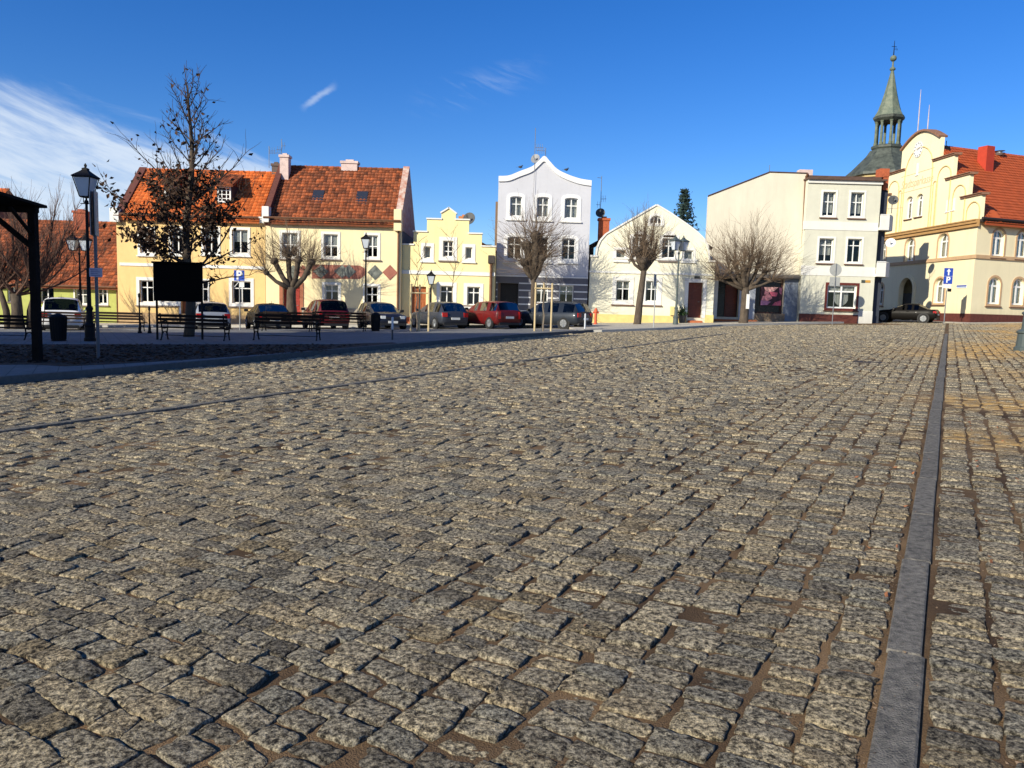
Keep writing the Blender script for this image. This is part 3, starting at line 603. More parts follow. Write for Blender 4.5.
# ---- beige fire wall house with shops
def h6():
    r, f = house('shop_house', 702.3, 55.2, 'tall blank beige building with sloping top and two dark shop fronts, behind the round pollard')
    tp = [f.uz(*p) for p in ((705.9, 196.2), (769.5, 172.6), (805.6, 173.8))]; tp[0] = (0, tp[0][1]); W = f.u(802.5, 250); tp[-1] = (W, tp[-1][1])
    f.holes.append(shape(*f.rect(717.5, 277.5, 739, 317))); d1 = f.rect(717.5, 277.5, 739, 317)
    f.holes.append(shape(*f.rect(755, 277.5, 783.5, 314))); d2 = f.rect(755, 277.5, 783.5, 314)
    f.wall([(0, -.8), (W, -.8)] + list(reversed(tp)), PL6, .35)
    for (u0, u1, z0, z1) in (d1, d2):
        w = MB(); w.box(u0 - .02, u0, .35, 1.3, z0, z1); w.box(u1, u1 + .02, .35, 1.3, z0, z1); w.box(u0, u1, 1.28, 1.32, z0, z1); w.box(u0, u1, .35, 1.3, z1, z1 + .02); f.obj('recess', w, DARK)
    w = MB(); um = d1[0] + (d1[1] - d1[0]) * .45
    w.box(um, d1[1], .55, .62, d1[2], d1[3] - .5); w.ring([(um + .12, d1[2] + .2), (d1[1] - .12, d1[2] + .2), (d1[1] - .12, d1[3] - .7), (um + .12, d1[3] - .7)], [(um + .2, d1[2] + .28), (d1[1] - .2, d1[2] + .28), (d1[1] - .2, d1[3] - .78), (um + .2, d1[3] - .78)], .52, .56)
    f.obj('door', w, WOODRED); w = MB(); w.box(d1[0], um - .03, .58, .63, d1[2], d1[3]); w.box(um, d1[1], .58, .63, d1[3] - .47, d1[3]); f.obj('shop_window', w, M_('shop_glass_dark', (.012, .010, .010), .25))
    w = MB(); w.ring(shape(*d2), offset(shape(*d2), -.14), .22, .34); fr = f.obj('shop_window', w, M_('shop_frame_brown', (.05, .018, .012), .5, .2))
    w = MB(); w.fac(offset(shape(*d2), -.1), .3, .31); f.obj('pane', w, M_('shop_glass_dark', (.012, .010, .010)), fr)
    # poster with pink and violet fabric-like shapes, dark ground
    q = f.rect(760.5, 287, 782, 305.8, .2); w = MB(); w.box(q[0], q[1], .19, .215, q[2], q[3]); po = f.obj('poster', w, M_('poster_dark', (.035, .012, .02), .5)); pu, pz = q[1] - q[0], q[3] - q[2]
    cols = [(.55, .22, .25), (.50, .10, .16), (.36, .16, .30), (.62, .34, .32), (.20, .07, .13)]
    shp = [([(.13, .98), (.8, 1.0), (.62, .78), (.4, .72), (.2, .82)], 3), ([(.4, .76), (.78, .7), (.74, .5), (.5, .52)], 1), ([(.1, .5), (.42, .62), (.55, .4), (.3, .22), (.05, .3)], 0), ([(.02, .02), (.35, .05), (.5, .22), (.3, .24), (.03, .28)], 2), ([(.55, .02), (.98, .03), (.95, .3), (.7, .2)], 1), ([(.84, .98), (.99, .98), (.97, .6), (.86, .7)], 4), ([(.2, .8), (.38, .7), (.36, .55), (.16, .6)], 0)]
    for i, (sp, ci) in enumerate(shp):
        w = MB(); w.fac([(q[0] + a * pu, q[2] + b * pz) for a, b in sp], .183 - .0006 * i, .19); f.obj('poster_print', w, M_('poster_pink_%d' % ci, cols[ci], .5, .4, 6), po)
    # piers and lintel
    for x0, x1, m in ((713.6, 717.4, STUCCO_W), (748, 755, M_('pier_grey', (.42, .45, .5), .9, .15, 3)), (783.6, 798.8, M_('pier_bluegrey', (.16, .19, .25), .9, .2, 2))):
        strip_px(f, 'pier', x0, 277, x1, 319 if x0 < 780 else 324, m, .06)
    strip_px(f, 'pier', 739, 277, 748, 323, M_('pier_grey', (.42, .45, .5)), .03)
    w = MB(); w.add([(f.u(706, 275), -.45, f.z(750, 276.8)), (W, -.45, f.z(750, 275.3)), (W, 0, f.z(750, 273.2)), (f.u(706, 275), 0, f.z(750, 274.2)), (f.u(706, 275), -.45, f.z(750, 278.2)), (W, -.45, f.z(750, 277.4)), (W, 0, f.z(750, 277.4)), (f.u(706, 275), 0, f.z(750, 278.2))], [(0, 1, 2, 3), (4, 5, 6, 7), (0, 1, 5, 4), (0, 4, 7, 3), (1, 2, 6, 5)]); f.obj('canopy', w, M_('canopy_lead', (.12, .11, .10), .8, .2))
    strip_px(f, 'plinth', 754, 313.5, 784, 325, M_('plinth_fieldstone', (.16, .11, .07), .9, .0, 4, .6, 15, col2=(.34, .25, .17)), .1)
    w = MB(); w.box(f.u(714, 319), f.u(755, 319), -.5, -.09, -.15, .2, bev=.02); f.obj('doorstep', w, STEP)
    w = MB(); w.box(f.u(799.5, 200), f.u(813, 200), .36, .9, tp[-1][1] - .5, f.z(806, 168.5), bev=.02); f.obj('chimney', w, M_('chimney_pinkwhite', (.62, .48, .44)))
    D = 9; K = .28; w = MB(); w.add([(.004, .353, -.8), (D * K, D, -.8), (D * K, D, tp[0][1] - .1), (.004, .353, tp[0][1] - .1), (.3, .353, -.8), (D * K + .3, D, -.8), (D * K + .3, D, tp[0][1] - .1), (.3, .353, tp[0][1] - .1)], [(0, 1, 2, 3), (4, 5, 6, 7), (0, 4, 5, 1), (3, 2, 6, 7), (1, 5, 6, 2), (0, 3, 7, 4)]); w.box(W - .3, W - .004, .353, D, -.8, tp[2][1] - .3); w.box(D * K + .3, W - .3, D - .3, D, -.8, tp[0][1]); w.box(.9, W - .3, 1.8, 1.84, -.8, tp[0][1]); f.obj('side_wall', w, PL6)
    rf = MB(); rf.prism([(-.08, tp[0][1] + .0), (tp[1][0], tp[1][1] + .02), (W, tp[2][1] + .02), (W, tp[2][1] + .08), (tp[1][0], tp[1][1] + .08), (-.08, tp[0][1] + .06)], lambda p, q, w: (p + (K * max(0, w) if p < W - 1 else 0), w, q), -.06, D); f.obj('roof', rf, M_('roof_tar_edge', (.09, .05, .04), .85, .3))
    pipe(f, [(f.u(805.9, 175), -.35, f.z(806, 174.5)), (f.u(805, 185), -.1, f.z(805, 181)), (f.u(798.3, 318), -.1, 0)], .09)
    aerial(f, 769.8, 165, 174, .5, [])
h6()
# ---- greenish grey corner house with balconies
def h7():
    r, f = house('corner_house', 799, 54.6, 'light grey three storey corner house with pale balconies on its right corner')
    W = f.u(876.8, 250); zt = f.z(845, 180.6)
    for (a, b, c, d) in ((823.4, 192.5, 834.6, 215), (851.2, 193, 863, 215.8)): f.window(a, b, c, d, sur=.13, trans=.6, curtain=.85, sill='brown', depth=.2)
    for (a, b, c, d) in ((819.6, 239, 832.6, 260.8), (848, 239.4, 860.6, 261.6)): f.window(a, b, c, d, sur=.13, trans=.72, curtain=.7 if a < 840 else .0, sill='brown', depth=.2)
    RF = mat('frame_oxblood', (.12, .022, .015), .5, .15)
    wo = f.window(827.8, 285.6, 855.6, 307.6, sur=.16, surm=RF, mull=1, trans=.72, sill='brown', fw=.1, curtain=.3)
    f.wall([(0, -.8), (W, -.8), (W, zt), (0, zt)], PL7, .28)
    strip_px(f, 'plaster_band', 803, 221.9, 878, 230.3, PL7W, .03); strip_px(f, 'plaster_band', 801, 266.5, 875.5, 276, PL7W, .03)
    strip_px(f, 'plinth', 799, 314.3, 857.5, 325, REDST, .05); strip_px(f, 'plinth', 857.6, 311, 872, 325, PL7W, .04)
    # a parted net curtain in the shop window
    u0, u1, z0, z1 = f.rect(828, 285.6, 855.6, 307.6); w = MB(); cx = (u0 + u1) / 2 + .1
    for i in range(10):
        a = cx - .5 + i * .1; b = a + .1; k0 = 1 - abs((a - cx) / .5) ** 2 * .5; k1 = 1 - abs((b - cx) / .5) ** 2 * .5
        w.add([(a, .36, z0 + .9 - .8 * k0), (b, .36 + .02 * (i % 2), z0 + .9 - .8 * k1), (b, .36 + .02 * (i % 2), z0 + 1.15), (a, .36, z0 + 1.15)], [(0, 1, 2, 3)])
    f.obj('curtain', w, CURT, wo)
    w = MB(); q = f.rect(861.3, 280, 865, 282.8); w.box(q[0], q[1], -.03, -.002, q[2], q[3]); f.obj('house_plaque', w, M_('plaque_dark', (.06, .07, .06))); w = MB(); q = f.rect(865.4, 280.2, 870.2, 282.6); w.box(q[0], q[1], -.03, -.002, q[2], q[3]); f.obj('street_plaque', w, M_('plaque_ochre', (.55, .3, .06), .5))
    D = 9.5; w = MB(); w.box(.004, .28, .283, D, -.8, zt); w.box(W - .28, W - .004, .283, D, -.8, zt); w.box(.28, W - .28, D - .3, D, -.8, zt); w.box(.28, W - .28, 1.6, 1.64, -.8, zt - .1)
    f.obj('side_wall', w, PL7)
    rf = MB(); rf.box(-.1, W + .25, -.28, D + .2, zt + .003, zt + .12); rf.box(0, W + .1, .3, D, zt + .12, zt + .35); f.obj('roof', rf, M_('roof_sheet_brown', (.10, .06, .045), .8, .3))
    w = MB(); w.box(-.02, W + .05, -.12, -.003, zt - .22, zt); f.obj('cornice', w, PL7W)
    # balconies round the corner
    for (ya, yb) in ((215.6, 230.2), (262.6, 276.8)):
        z0, z1 = f.z(881, yb), f.z(881, ya); a = W - .28; P = [(W + .003, -.24), (W + .62, -.24), (W + 1.2, .46), (W + 1.2, 2.2), (W + .003, 2.2)]
        w = MB(); w.flat(P, z0, z0 + .18)
        for i in range(3):
            p, q = Vector(P[i]), Vector(P[i + 1]); n = Vector((p.y - q.y, q.x - p.x)).normalized() * .12
            w.flat([tuple(p), tuple(q), tuple(q + n), tuple(p + n)], z0 + .182, z1)
        b = f.obj('balcony', w, PL7W)
        w = MB(); w.tube([(P[0][0], P[0][1] + .06, z1 + .05), (P[1][0], P[1][1] + .06, z1 + .05), (P[2][0] - .06, P[2][1], z1 + .05), (P[3][0] - .06, P[3][1], z1 + .05)], .03, 6); f.obj('balcony_rail', w, WHITE, b)
    w = MB(); w.box(W + .003, W + .72, .5, D, -.8, zt - .5); f.obj('shade_bay', w, M_('shaded_side_dark', (.035, .042, .06), .8, .2));  # added bay, the dark of a shaded wall put into its colour
    w = MB(); q0 = f.z(881, 181); w.box(W - .02, W + .62, .3, 1.0, zt + .36, f.z(881, 168.3, .3), bev=.02); w.box(W + .26, W + .6, .3, .9, zt - .5, zt + .4); f.obj('chimney', w, M_('chimney_redbrick', (.40, .10, .04)))
    dish(f, 893.3, 200, -.1, 4.7, M_('dish_grey', (.13, .14, .15)), (-.35, -.9, .25), .9); 
    dish(f, 890.6, 242.8, -.1, 4.7, M_('dish_white', (.66, .66, .64), .5, .05), (-.5, -.8, .3), .3)
    u, z = f.uz(888, 209, -.05); w = MB(); w.tube([(W + .6, -.15, z - .3), (u, -.15, z)], .015, 4); 
    for k in range(5): w.tube([(W + .5 + k * .2, -.15, z - .2), (W + .5 + k * .2, -.15, z + .25)], .01, 4)
    w.tube([(W + .45, -.15, z), (W + 1.5, -.15, z + .1)], .012, 4); f.obj('antenna', w, GREYMETAL)
h7()
# ------------------------------------------------------------------ town hall and church tower
YC = 55.5
def text_mesh(name, txt, size, m, shear=0., bold=0.):
    c = bpy.data.curves.new('tmp', 'FONT'); c.body = txt; c.size = size; c.align_x = 'CENTER'; c.align_y = 'CENTER'; c.extrude = .001; c.offset = bold; c.shear = shear
    t = bpy.data.objects.new('tmp', c); C.objects.link(t); dg = bpy.context.evaluated_depsgraph_get(); me = bpy.data.meshes.new_from_object(t.evaluated_get(dg)); bpy.data.objects.remove(t); bpy.data.curves.remove(c)
    me.name = name; me.materials.clear(); me.materials.append(m); o = bpy.data.objects.new(name, me); C.objects.link(o); return o
def h8():
    pc = at(969.5, 321, YC); z0 = gz(pc.x, pc.y) + .06
    r = empty('town_hall', (pc.x, pc.y, z0), 0, 'cream yellow town hall with stepped clock gable, arched windows and bright red roof', 'town hall')
    # gable front runs away from the corner: u=0 at the far end
    dg = Vector((-.05, 1.)).normalized(); Lg = 16.5
    og = Vector((pc.x, pc.y)) + dg * Lg; ag = math.atan2(-dg.y, -dg.x)
    g = Face(r, (og.x, og.y), ag, z0); W = Lg
    dw = Vector((.94, .34)).normalized(); aw = math.atan2(dw.y, dw.x); wg = Face(r, (pc.x, pc.y), aw, z0); LW = 26.
    def zg(px, py): return g.z(px, py)
    # --- gable outline; symmetric about the clock
    uc = g.u(920.5, 150); us = [abs(g.u(941, 140) - uc), abs(g.u(954, 160) - uc), abs(g.u(969.5, 180) - uc), W - uc + .12]
    zs = [g.z(937, 138.5), g.z(950, 155), g.z(964, 174.5), g.z(978, 194)]
    zcor = g.z(930, 228.5); zpk = g.z(921, 132)
    ol = []
    right = [(us[0], zs[0]), (us[0], zs[1]), (us[1], zs[1]), (us[1], zs[2]), (us[2], zs[2]), (us[2], zs[3]), (us[3], zs[3]), (us[3], zcor)]
    arc = [(-us[0] + 2 * us[0] * k / 10, zs[0] + (zpk - zs[0]) * math.sin(PI * k / 10)) for k in range(11)]
    left = [(-a, b) for a, b in right]
    uL = uc - us[3] + .12
    ol = [(uL, -1.2), (W - .1, -1.2), (W - .1, zcor)] + [(uc + a, b) for a, b in reversed(right)] + [(uc + a, b) for a, b in reversed(arc[1:-1])] + [(uc + a, b) for a, b in left] + [(uL, zcor)]
    BT = BROWNTRIM; TW = mat('townhall_window_trim', (.55, .36, .20), .8, .1)
    for (a, b, c, d) in ((938.7, 234, 947.8, 257), (905.9, 238.6, 914, 260.6), (880.6, 242.5, 885.6, 264)): g.window(a, b, c, d, arch=.5, sur=.16, surm=TW, trans=.68, sill=None, curtain=.9, depth=.22, fw=.11)
    for (a, b, c, d) in ((934.6, 278.6, 944.2, 302.4), (878, 284, 883, 304)): g.window(a, b, c, d, arch=.5, sur=.14, surm=TW, trans=.68, sill='brown', curtain=.9, depth=.22, fw=.11)
    for (a, b, c, d) in ((905.9, 197, 912.3, 218.4), (916, 194.4, 922.6, 216)): g.window(a, b, c, d, arch=.5, sur=.0, trans=.74, sill='brown', curtain=.6, depth=.22, fw=.13)
    ua, ub, za, zb = g.rect(899.6, 278, 913, 312); lp = shape(ua, ub, -.2, zb, (ub - ua) / 2); g.holes.append(lp)
    w = MB(); w.ring(offset(lp, .28), offset(lp, .01), -.06, .02); w.ring(offset(lp, .12), offset(lp, .012), -.1, .0); g.obj('archway', w, PL8)
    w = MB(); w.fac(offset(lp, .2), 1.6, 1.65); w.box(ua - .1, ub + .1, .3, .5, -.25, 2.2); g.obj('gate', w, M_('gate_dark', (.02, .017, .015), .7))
    g.wall(ol, PL8, .3)
    # copings
    cp = MB(); T = .16
    def cap(u0, u1, z, e0, e1): cp.box(uc + u0 - e0, uc + u1 + e1, -.2, .5, z + .004, z + .06); cp.box(uc + u0 - e0, uc + u1 + e1, -.12, .45, z - .1, z)
    CPB = M_('coping_brown', (.25, .13, .08), .85, .3, 5)
    for k in range(3):
        cp = MB(); cap(us[k], us[k + 1], zs[k + 1], .75, .22); g.obj('gable_coping', cp, CPB)
        cp = MB(); cap(-us[k + 1], -us[k], zs[k + 1], .22, .75); g.obj('gable_coping', cp, CPB)
    cp = MB()
    for k in range(10):
        p, q = Vector((uc + arc[k][0], arc[k][1])), Vector((uc + arc[k + 1][0], arc[k + 1][1])); n = Vector((p.y - q.y, q.x - p.x)).normalized()
        cp.fac([tuple(p - n * .02), tuple(q - n * .02), tuple(q + n * .13), tuple(p + n * .13)], -.2, .5)
    g.obj('gable_coping', cp, M_('coping_brown', (.25, .13, .08), .85, .3, 5))
    # main cornice and string course (both fronts)
    u0 = uL
    for fc, a, b, nm in ((g, u0, W + .18, 0), ):
        w = MB(); w.box(a, b, -.28, -.003, zcor - .18, zcor); w.box(a, b, -.18, -.003, zcor - .42, zcor - .18); w.box(a, b, -.34, -.003, zcor + .003, zcor + .09); fc.obj('cornice', w, M_('cornice_tan', (.45, .26, .10), .8, .15))
    zst = g.z(955, 258.2); w = MB(); w.box(u0, W + .07, -.09, -.003, zst - .14, zst + .12); g.obj('string_course', w, TW)
    w = MB(); w.box(-.02, LW, -.09, -.003, zst - .14, zst + .12); wg.obj('string_course', w, TW)
    zp = g.z(965, 313.6); w = MB(); w.box(u0, ua - .25, -.05, -.003, -1, zp); w.box(ub + .25, W + .04, -.05, -.003, -1, zp); g.obj('plinth', w, REDST)
    w = MB(); w.box(.003, LW, -.05, -.003, -1, zp); wg.obj('plinth', w, REDST)
    # blind arcade mouldings on the gable
    w = MB()
    def arcade(cu, hw, zsp, zb_, r=.045):
        pts = [(cu - hw, zb_)] + [(cu - hw * math.cos(PI * k / 10), zsp + hw * math.sin(PI * k / 10)) for k in range(11)] + [(cu + hw, zb_)]
        w.tube([(a, -.03, b) for a, b in pts], r, 5)
    zb_ = zcor + .15
    arcade(uc, us[0] * .72, zs[0] - us[0] * .8, zb_)
    for sgn in (-1, 1):
        m1 = (us[0] + us[1]) / 2; m2 = (us[1] + us[2]) / 2; m3 = (us[2] + us[3]) / 2; h1, h2 = (us[1] - us[0]) * .36, (us[2] - us[1]) * .36
        if uc + sgn * m1 - h1 > u0: arcade(uc + sgn * m1 * .98, h1 * 1.25, zs[1] - h1 - .9, zb_)
        if uc + sgn * m2 - h2 > u0: arcade(uc + sgn * m2, h2, zs[2] - h2 - .7, zb_)
        if uc + sgn * m3 - h2 > u0: arcade(uc + sgn * m3, h2, zs[3] - h2 - .5, zb_)
        arcade(uc + sgn * us[0] * .9, .22, zs[1] - 1.9, zb_)
    g.obj('blind_arcade', w, M_('moulding_ochre', (.66, .46, .20), .8))
    for (a, b, c, d) in ((946.2, 200, 949.4, 211.4), (951.8, 198.4, 955, 209.8), (916.6, 163.4, 918.6, 174.6)):
        q = g.rect(a, b, c, d); w = MB(); w.box(q[0], q[1], -.02, -.002, q[2], q[3]); w.box(q[0] - .05, q[1] + .05, -.07, -.0022, q[2] - .08, q[2] - .003); g.obj('blind_window', w, STUCCO_W)
    # clock
    u, z = g.uz(918.6, 149.6); w = MB(); R = .62; w.lathe([(.001, -.03), (R, -.03), (R, .01), (.001, .01)], 28, u, -.03, z, axis='y'); cl = g.obj('clock', w, M_('clock_white', (.75, .75, .72), .5, .05))
    w = MB()
    for k in range(12):
        t = PI * k / 6; s, c = math.sin(t), math.cos(t); a, b = (.44, .56); px_, pz_ = c * .035, -s * .035
        w.add([(u + s * a + px_, -.064, z + c * a + pz_), (u + s * b + px_, -.064, z + c * b + pz_), (u + s * b - px_, -.064, z + c * b - pz_), (u + s * a - px_, -.064, z + c * a - pz_)], [(0, 1, 2, 3)])
    g.obj('clock_marks', w, BLACKIRON, cl)
    w = MB()
    for t, L, wd in ((PI * .36, .34, .035), (PI * .44 - .1, .48, .025)):
        s, c = math.sin(t), math.cos(t); w.add([(u - s * .08 + c * wd, -.068, z - c * .08 - s * wd), (u + s * L, -.068, z + c * L), (u - s * .08 - c * wd, -.068, z - c * .08 + s * wd)], [(0, 1, 2)])
    g.obj('clock_hands', w, BLACKIRON, cl)
    # faint lettering
    q0 = g.uz(901.5, 185.5); q1 = g.uz(933, 178.5)
    o = text_mesh('gable_lettering', 'Stadtsparkasse', 1., M_('lettering_faded', (.62, .46, .26), .8), shear=.25); o.parent = r
    wd = max(v.co.x for v in o.data.vertices) - min(v.co.x for v in o.data.vertices); sc = (q1[0] - q0[0]) / wd
    o.matrix_local = g.xf @ Matrix.Translation(((q0[0] + q1[0]) / 2, -.012, (q0[1] + q1[1]) / 2)) @ Matrix.Rotation(PI / 2, 4, 'X') @ Matrix.Diagonal((sc, sc * 1.25, 1, 1))
    w = MB(); zz = (q0[1] + q1[1]) / 2
    for dz in (-.62, .72): w.box(q0[0] - .1, q1[0] + .1, -.01, -.002, zz + dz, zz + dz + .05)
    g.obj('lettering_lines', w, M_('lettering_faded', (.42, .27, .12)))
    # street name plate
    q = g.rect(957, 285.2, 966.8, 288); w = MB(); w.box(q[0], q[1], -.03, -.002, q[2], q[3]); pl = g.obj('street_name_plate', w, M_('plate_paleblue', (.55, .62, .75), .5, .05)); w = MB(); w.box(q[0], q[1], -.036, -.031, q[3] - .1, q[3]); g.obj('plate_band', w, M_('sign_blue', (.02, .07, .42), .45, .05), pl)
    # --- wing
    for k in range(6):
        x = 993.2 + 24.6 * k
        a, c = (x, x + 10.2); sl = k * .9
        u_0 = wg.u(x, 242); 
    def wwin(k, lower):
        uo = wg.u(988.8 if lower else 993.4, 290 if lower else 242); w_ = 1.05; step = wg.u(1013.1, 290) - wg.u(988.8, 290); base = wg.u(988.8, 290)
        uo = base + k * step; zz = (wg.z(994, 303.4), wg.z(994, 277.8)) if lower else (wg.z(998, 255.2), wg.z(998, 230))
        return uo, uo + w_, zz[0], zz[1]
    real = wg.rect
    for k in range(9):
        for lower in (0, 1):
            q = wwin(k, lower)
            if q[1] > LW - .5: continue
            wg.rect = lambda *a, q=q: q
            wg.window(0, 0, 1, 1, arch=.5, sur=.16, surm=TW, trans=.68, sill='brown', curtain=.9, depth=.16, fw=.13)
    wg.rect = real
    zwe = wg.z(1000, 221.5)
    tn = (lambda q: q.x / q.y)(Vector((dg.dot(dw), dg.dot(Vector((-dw.y, dw.x))))))
    wg.wall([(.11, -1.2), (LW, -1.2), (LW, zwe), (.11, zwe)], PL8, .28); w = MB(); w.flat([(0, 0), (.109, 0), (.109, .2), (.2 * tn + .004, .2)], -1.2, zwe - .02); wg.obj('corner_quoin', w, PL8)
    # wing roof: eave to ridge
    zrd = wg.z(990, 155.5, 5.5); D = 11.; tW = MB(); e = .45; k = (zrd - zwe) / (D / 2); sl = Vector((0, D / 2 + e, (zrd - zwe) + e * k))
    us_ = lambda v: .30 + v * tn; zv = lambda v: zwe + (k * v if v < D / 2 else k * (D - v)) + .3
    for (va, vb) in ((-e, D / 2), (D / 2, D + e)):
        q = [(us_(va), va), (LW, va), (LW, vb), (us_(vb), vb)]; tW.add([(a, v, zv(v) if v != D + e else zwe - e * k + .3) for a, v in q] + [(a, v, (zv(v) if v != D + e else zwe - e * k + .3) - .2) for a, v in q], [(0, 1, 2, 3), (4, 5, 6, 7), (0, 1, 5, 4), (1, 2, 6, 5), (2, 3, 7, 6), (3, 0, 4, 7)], .3)
    T0 = MB(); tiles(T0, (-.2, -e, zwe - e * k + .302), (1, 0, 0), sl, LW + .2, sl.length, .30, .33, jit=.4)
    for i in range(0, len(T0.v), 8):
        if T0.v[i][0] > us_(T0.v[i][1]) - .1: tW.add(T0.v[i:i + 8], [(0, 1, 4, 5), (1, 2, 3, 4), (0, 6, 7, 2, 1)], T0.r[i])
    # verge end behind the gable
    rf = wg.obj('roof', tW, TILE_NEW)
    w = MB(); w.tube([(-.2, -.5, zwe + .05), (LW, -.5, zwe + .05)], .1, 8); w.box(-.05, LW, -.45, -.003, zwe - .16, zwe + .02); wg.obj('gutter', w, M_('gutter_black', (.025, .02, .02), .6))
    w = MB(); w.side([(.4, -1), (D, -1), (D, zwe - .1), (D / 2, zrd), (.4, zwe - .1)], LW - .4, LW); w.box(5., LW - .4, D - .4, D, -1, zwe - .05); w.box(1.7, LW - .4, 1.8, 1.84, -1, zwe - .1); wg.obj('side_wall', w, PL8)
    # gable house body behind the gable front: roof with ridge at right angles to the front
    w = MB(); hw = us[3] - .1; bl = 1.7; zr2 = zcor + .1 + min((zs[k + 1] - zcor - .5) / (1 - us[k] / hw) for k in range(3)); rr = [(uc - hw, zcor + .1), (uc, zr2), (uc + hw, zcor + .1), (uc + hw, zcor - .1), (uc, zr2 - .25), (uc - hw, zcor - .1)]
    w.fac(rr, .43, bl); g.obj('roof', w, TILE_NEW); w = MB(); w.box(u0, u0 + .4, .43, bl, -1.2, zcor - .1); w.box(u0 + .4, W - 1.6, bl - .4, bl, -1.2, zcor - .1); w.box(u0 + .4, W - 2.4, 2.4, 2.44, -1.2, zcor); g.obj('side_wall', w, PL8)
    # chimney, vent, masts
    q = wg.uz(987.6, 150, 3.9); wdt = .8; zc0 = wg.z(987.6, 170, 3.9); w = MB(); w.box(q[0] - wdt / 2, q[0] + wdt / 2, 3.6, 4.4, zc0 - 1, wg.z(987.6, 146.4, 3.9), bev=.02); wg.obj('chimney', w, M_('chimney_bright_red', (.42, .045, .02), .7, .1), rf)
    q = wg.uz(999.5, 152.5, 5.2); w = MB(); w.lathe([(.08, -1.2), (.08, 0), (.3, .02), (.42, .18), (.2, .22), (.2, .32), (.4, .36), (.1, .42)], 14, q[0], 5.2, q[1] - .25); wg.obj('roof_siren', w, GREYMETAL, rf)
    for x, y0, y1 in ((921, 89.5, 133), (929.5, 104.8, 133)):
        u, zt = g.uz(x, y0, .6); _, zbm = g.uz(x - 2, y1 + 6, .6); w = MB(); w.tube([(u, .6, zbm), (u, .6, zbm + (zt - zbm) * .55), (u, .6, zt)], [.05, .045, .02], 6); g.obj('mast', w, M_('mast_redwhite', (.45, .40, .42), .5, .2))
    w = MB(); u, z = g.uz(944.5, 150, .6); w.box(u - .25, u + .25, .5, .9, z - .4, z + .25, bev=.05); w.tube([(u, .7, z + .2), (u, .7, z + .7)], .03); g.obj('roof_siren', w, BLACKIRON)
h8()
def tower():
    Y = 88.; c = at(884.6, 176, Y); zg_ = gz(c.x, c.y); r = empty('church_tower', (c.x, c.y, zg_), .2, 'green copper baroque church spire with open lantern, rising behind the town hall', 'tower')
    def Z(py, px=889): return at(px, py, Y).z - zg_
    CO = mat('verdigris_copper', (.07, .10, .075), .65, .0, 2.2, .4, 12, col2=(.19, .21, .15)); CD = mat('dark_copper', (.03, .036, .032), .6, .0, 2, .3, 12, col2=(.10, .115, .095))
    mpx = Y / F / math.cos(math.atan(377 / F)) * .9
    def R(px): return px / F * Y * .88
    oc = dict(n=8, rot=PI / 8)
    w = MB(); w.lathe([(R(35), 0), (R(35), Z(181))], **oc); w.lathe([(R(38), Z(181)), (R(38.5), Z(178.5))], **oc); r0 = w.build('shaft', M_('tower_ochre', (.55, .42, .2), .9, .1), r)
    w = MB(); w.lathe([(R(41.5), Z(178.4)), (R(41), Z(176)), (R(35), Z(171)), (R(27), Z(163)), (R(21), Z(157)), (R(17), Z(151)), (R(15.4), Z(150.4))], **oc); w.build('bell_roof', CD, r)
    w = MB(); w.lathe([(R(22), Z(165.5)), (R(22), Z(161)), (R(20), Z(160))], n=8, rot=PI / 8); w.build('roof_ledge', CD, r)
    w = MB(); w.lathe([(R(14.6), Z(151)), (R(16.4), Z(149)), (R(16.4), Z(147)), (R(14.5), Z(146))], **oc); w.build('lantern_deck', CD, r)
    w = MB()
    for k in range(8):
        t = PI / 8 + k * PI / 4; x, y = R(12.2) * math.cos(t), R(12.2) * math.sin(t)
        w.lathe([(.2, Z(146.5)), (.2, Z(144)), (.15, Z(143)), (.14, Z(124)), (.24, Z(122))], 8, x, y)
        t2 = t + PI / 8; ap = R(12.2) * math.cos(PI / 8)
    w.build('lantern_post', CO, r)
    w = MB()
    for k in range(8):
        t1, t2 = PI / 8 + k * PI / 4, PI / 8 + (k + 1) * PI / 4; a = Vector((R(12.4) * math.cos(t1), R(12.4) * math.sin(t1))); b = Vector((R(12.4) * math.cos(t2), R(12.4) * math.sin(t2))); L = (b - a).length
        n_ = 8; zt, zsp = Z(119.8), Z(127)
        for q in range(n_):
            s0, s1 = q / n_, (q + 1) / n_; h = lambda s: zsp + (zt - .15 - zsp) * math.sin(PI * s) ** .6
            p, e = a + (b - a) * s0, a + (b - a) * s1; i_ = .88
            w.add([(p.x, p.y, h(s0)), (e.x, e.y, h(s1)), (e.x, e.y, zt), (p.x, p.y, zt), (p.x * i_, p.y * i_, h(s0)), (e.x * i_, e.y * i_, h(s1)), (e.x * i_, e.y * i_, zt), (p.x * i_, p.y * i_, zt)], [(0, 1, 2, 3), (4, 5, 6, 7), (0, 1, 5, 4)])
    w.build('lantern_arch', CD, r)
    w = MB(); w.lathe([(R(13.5), Z(122)), (R(16.2), Z(119.6)), (R(16.6), Z(117.6)), (R(15), Z(116.8))], **oc); w.build('lantern_cornice', CD, r)
    w = MB(); w.lathe([(R(15.4), Z(116.8)), (R(12), Z(111)), (R(9), Z(102)), (R(6.3), Z(92)), (R(3.6), Z(80)), (R(1.4), Z(70.5))], **oc); w.build('spire', CO, r)
    w = MB(); w.lathe([(R(1.2), Z(71)), (R(3.2), Z(69.5)), (R(2.6), Z(68)), (R(1), Z(66.5)), (R(.9), Z(62)), (R(1), Z(61.6))], 12)
    pr = [(R(3.3) * math.sin(PI * k / 8) + .01, Z(58.3) - R(3.3) * math.cos(PI * k / 8)) for k in range(9)]; w.lathe(pr, 14); w.build('finial_ball', CO, r, smooth=True)
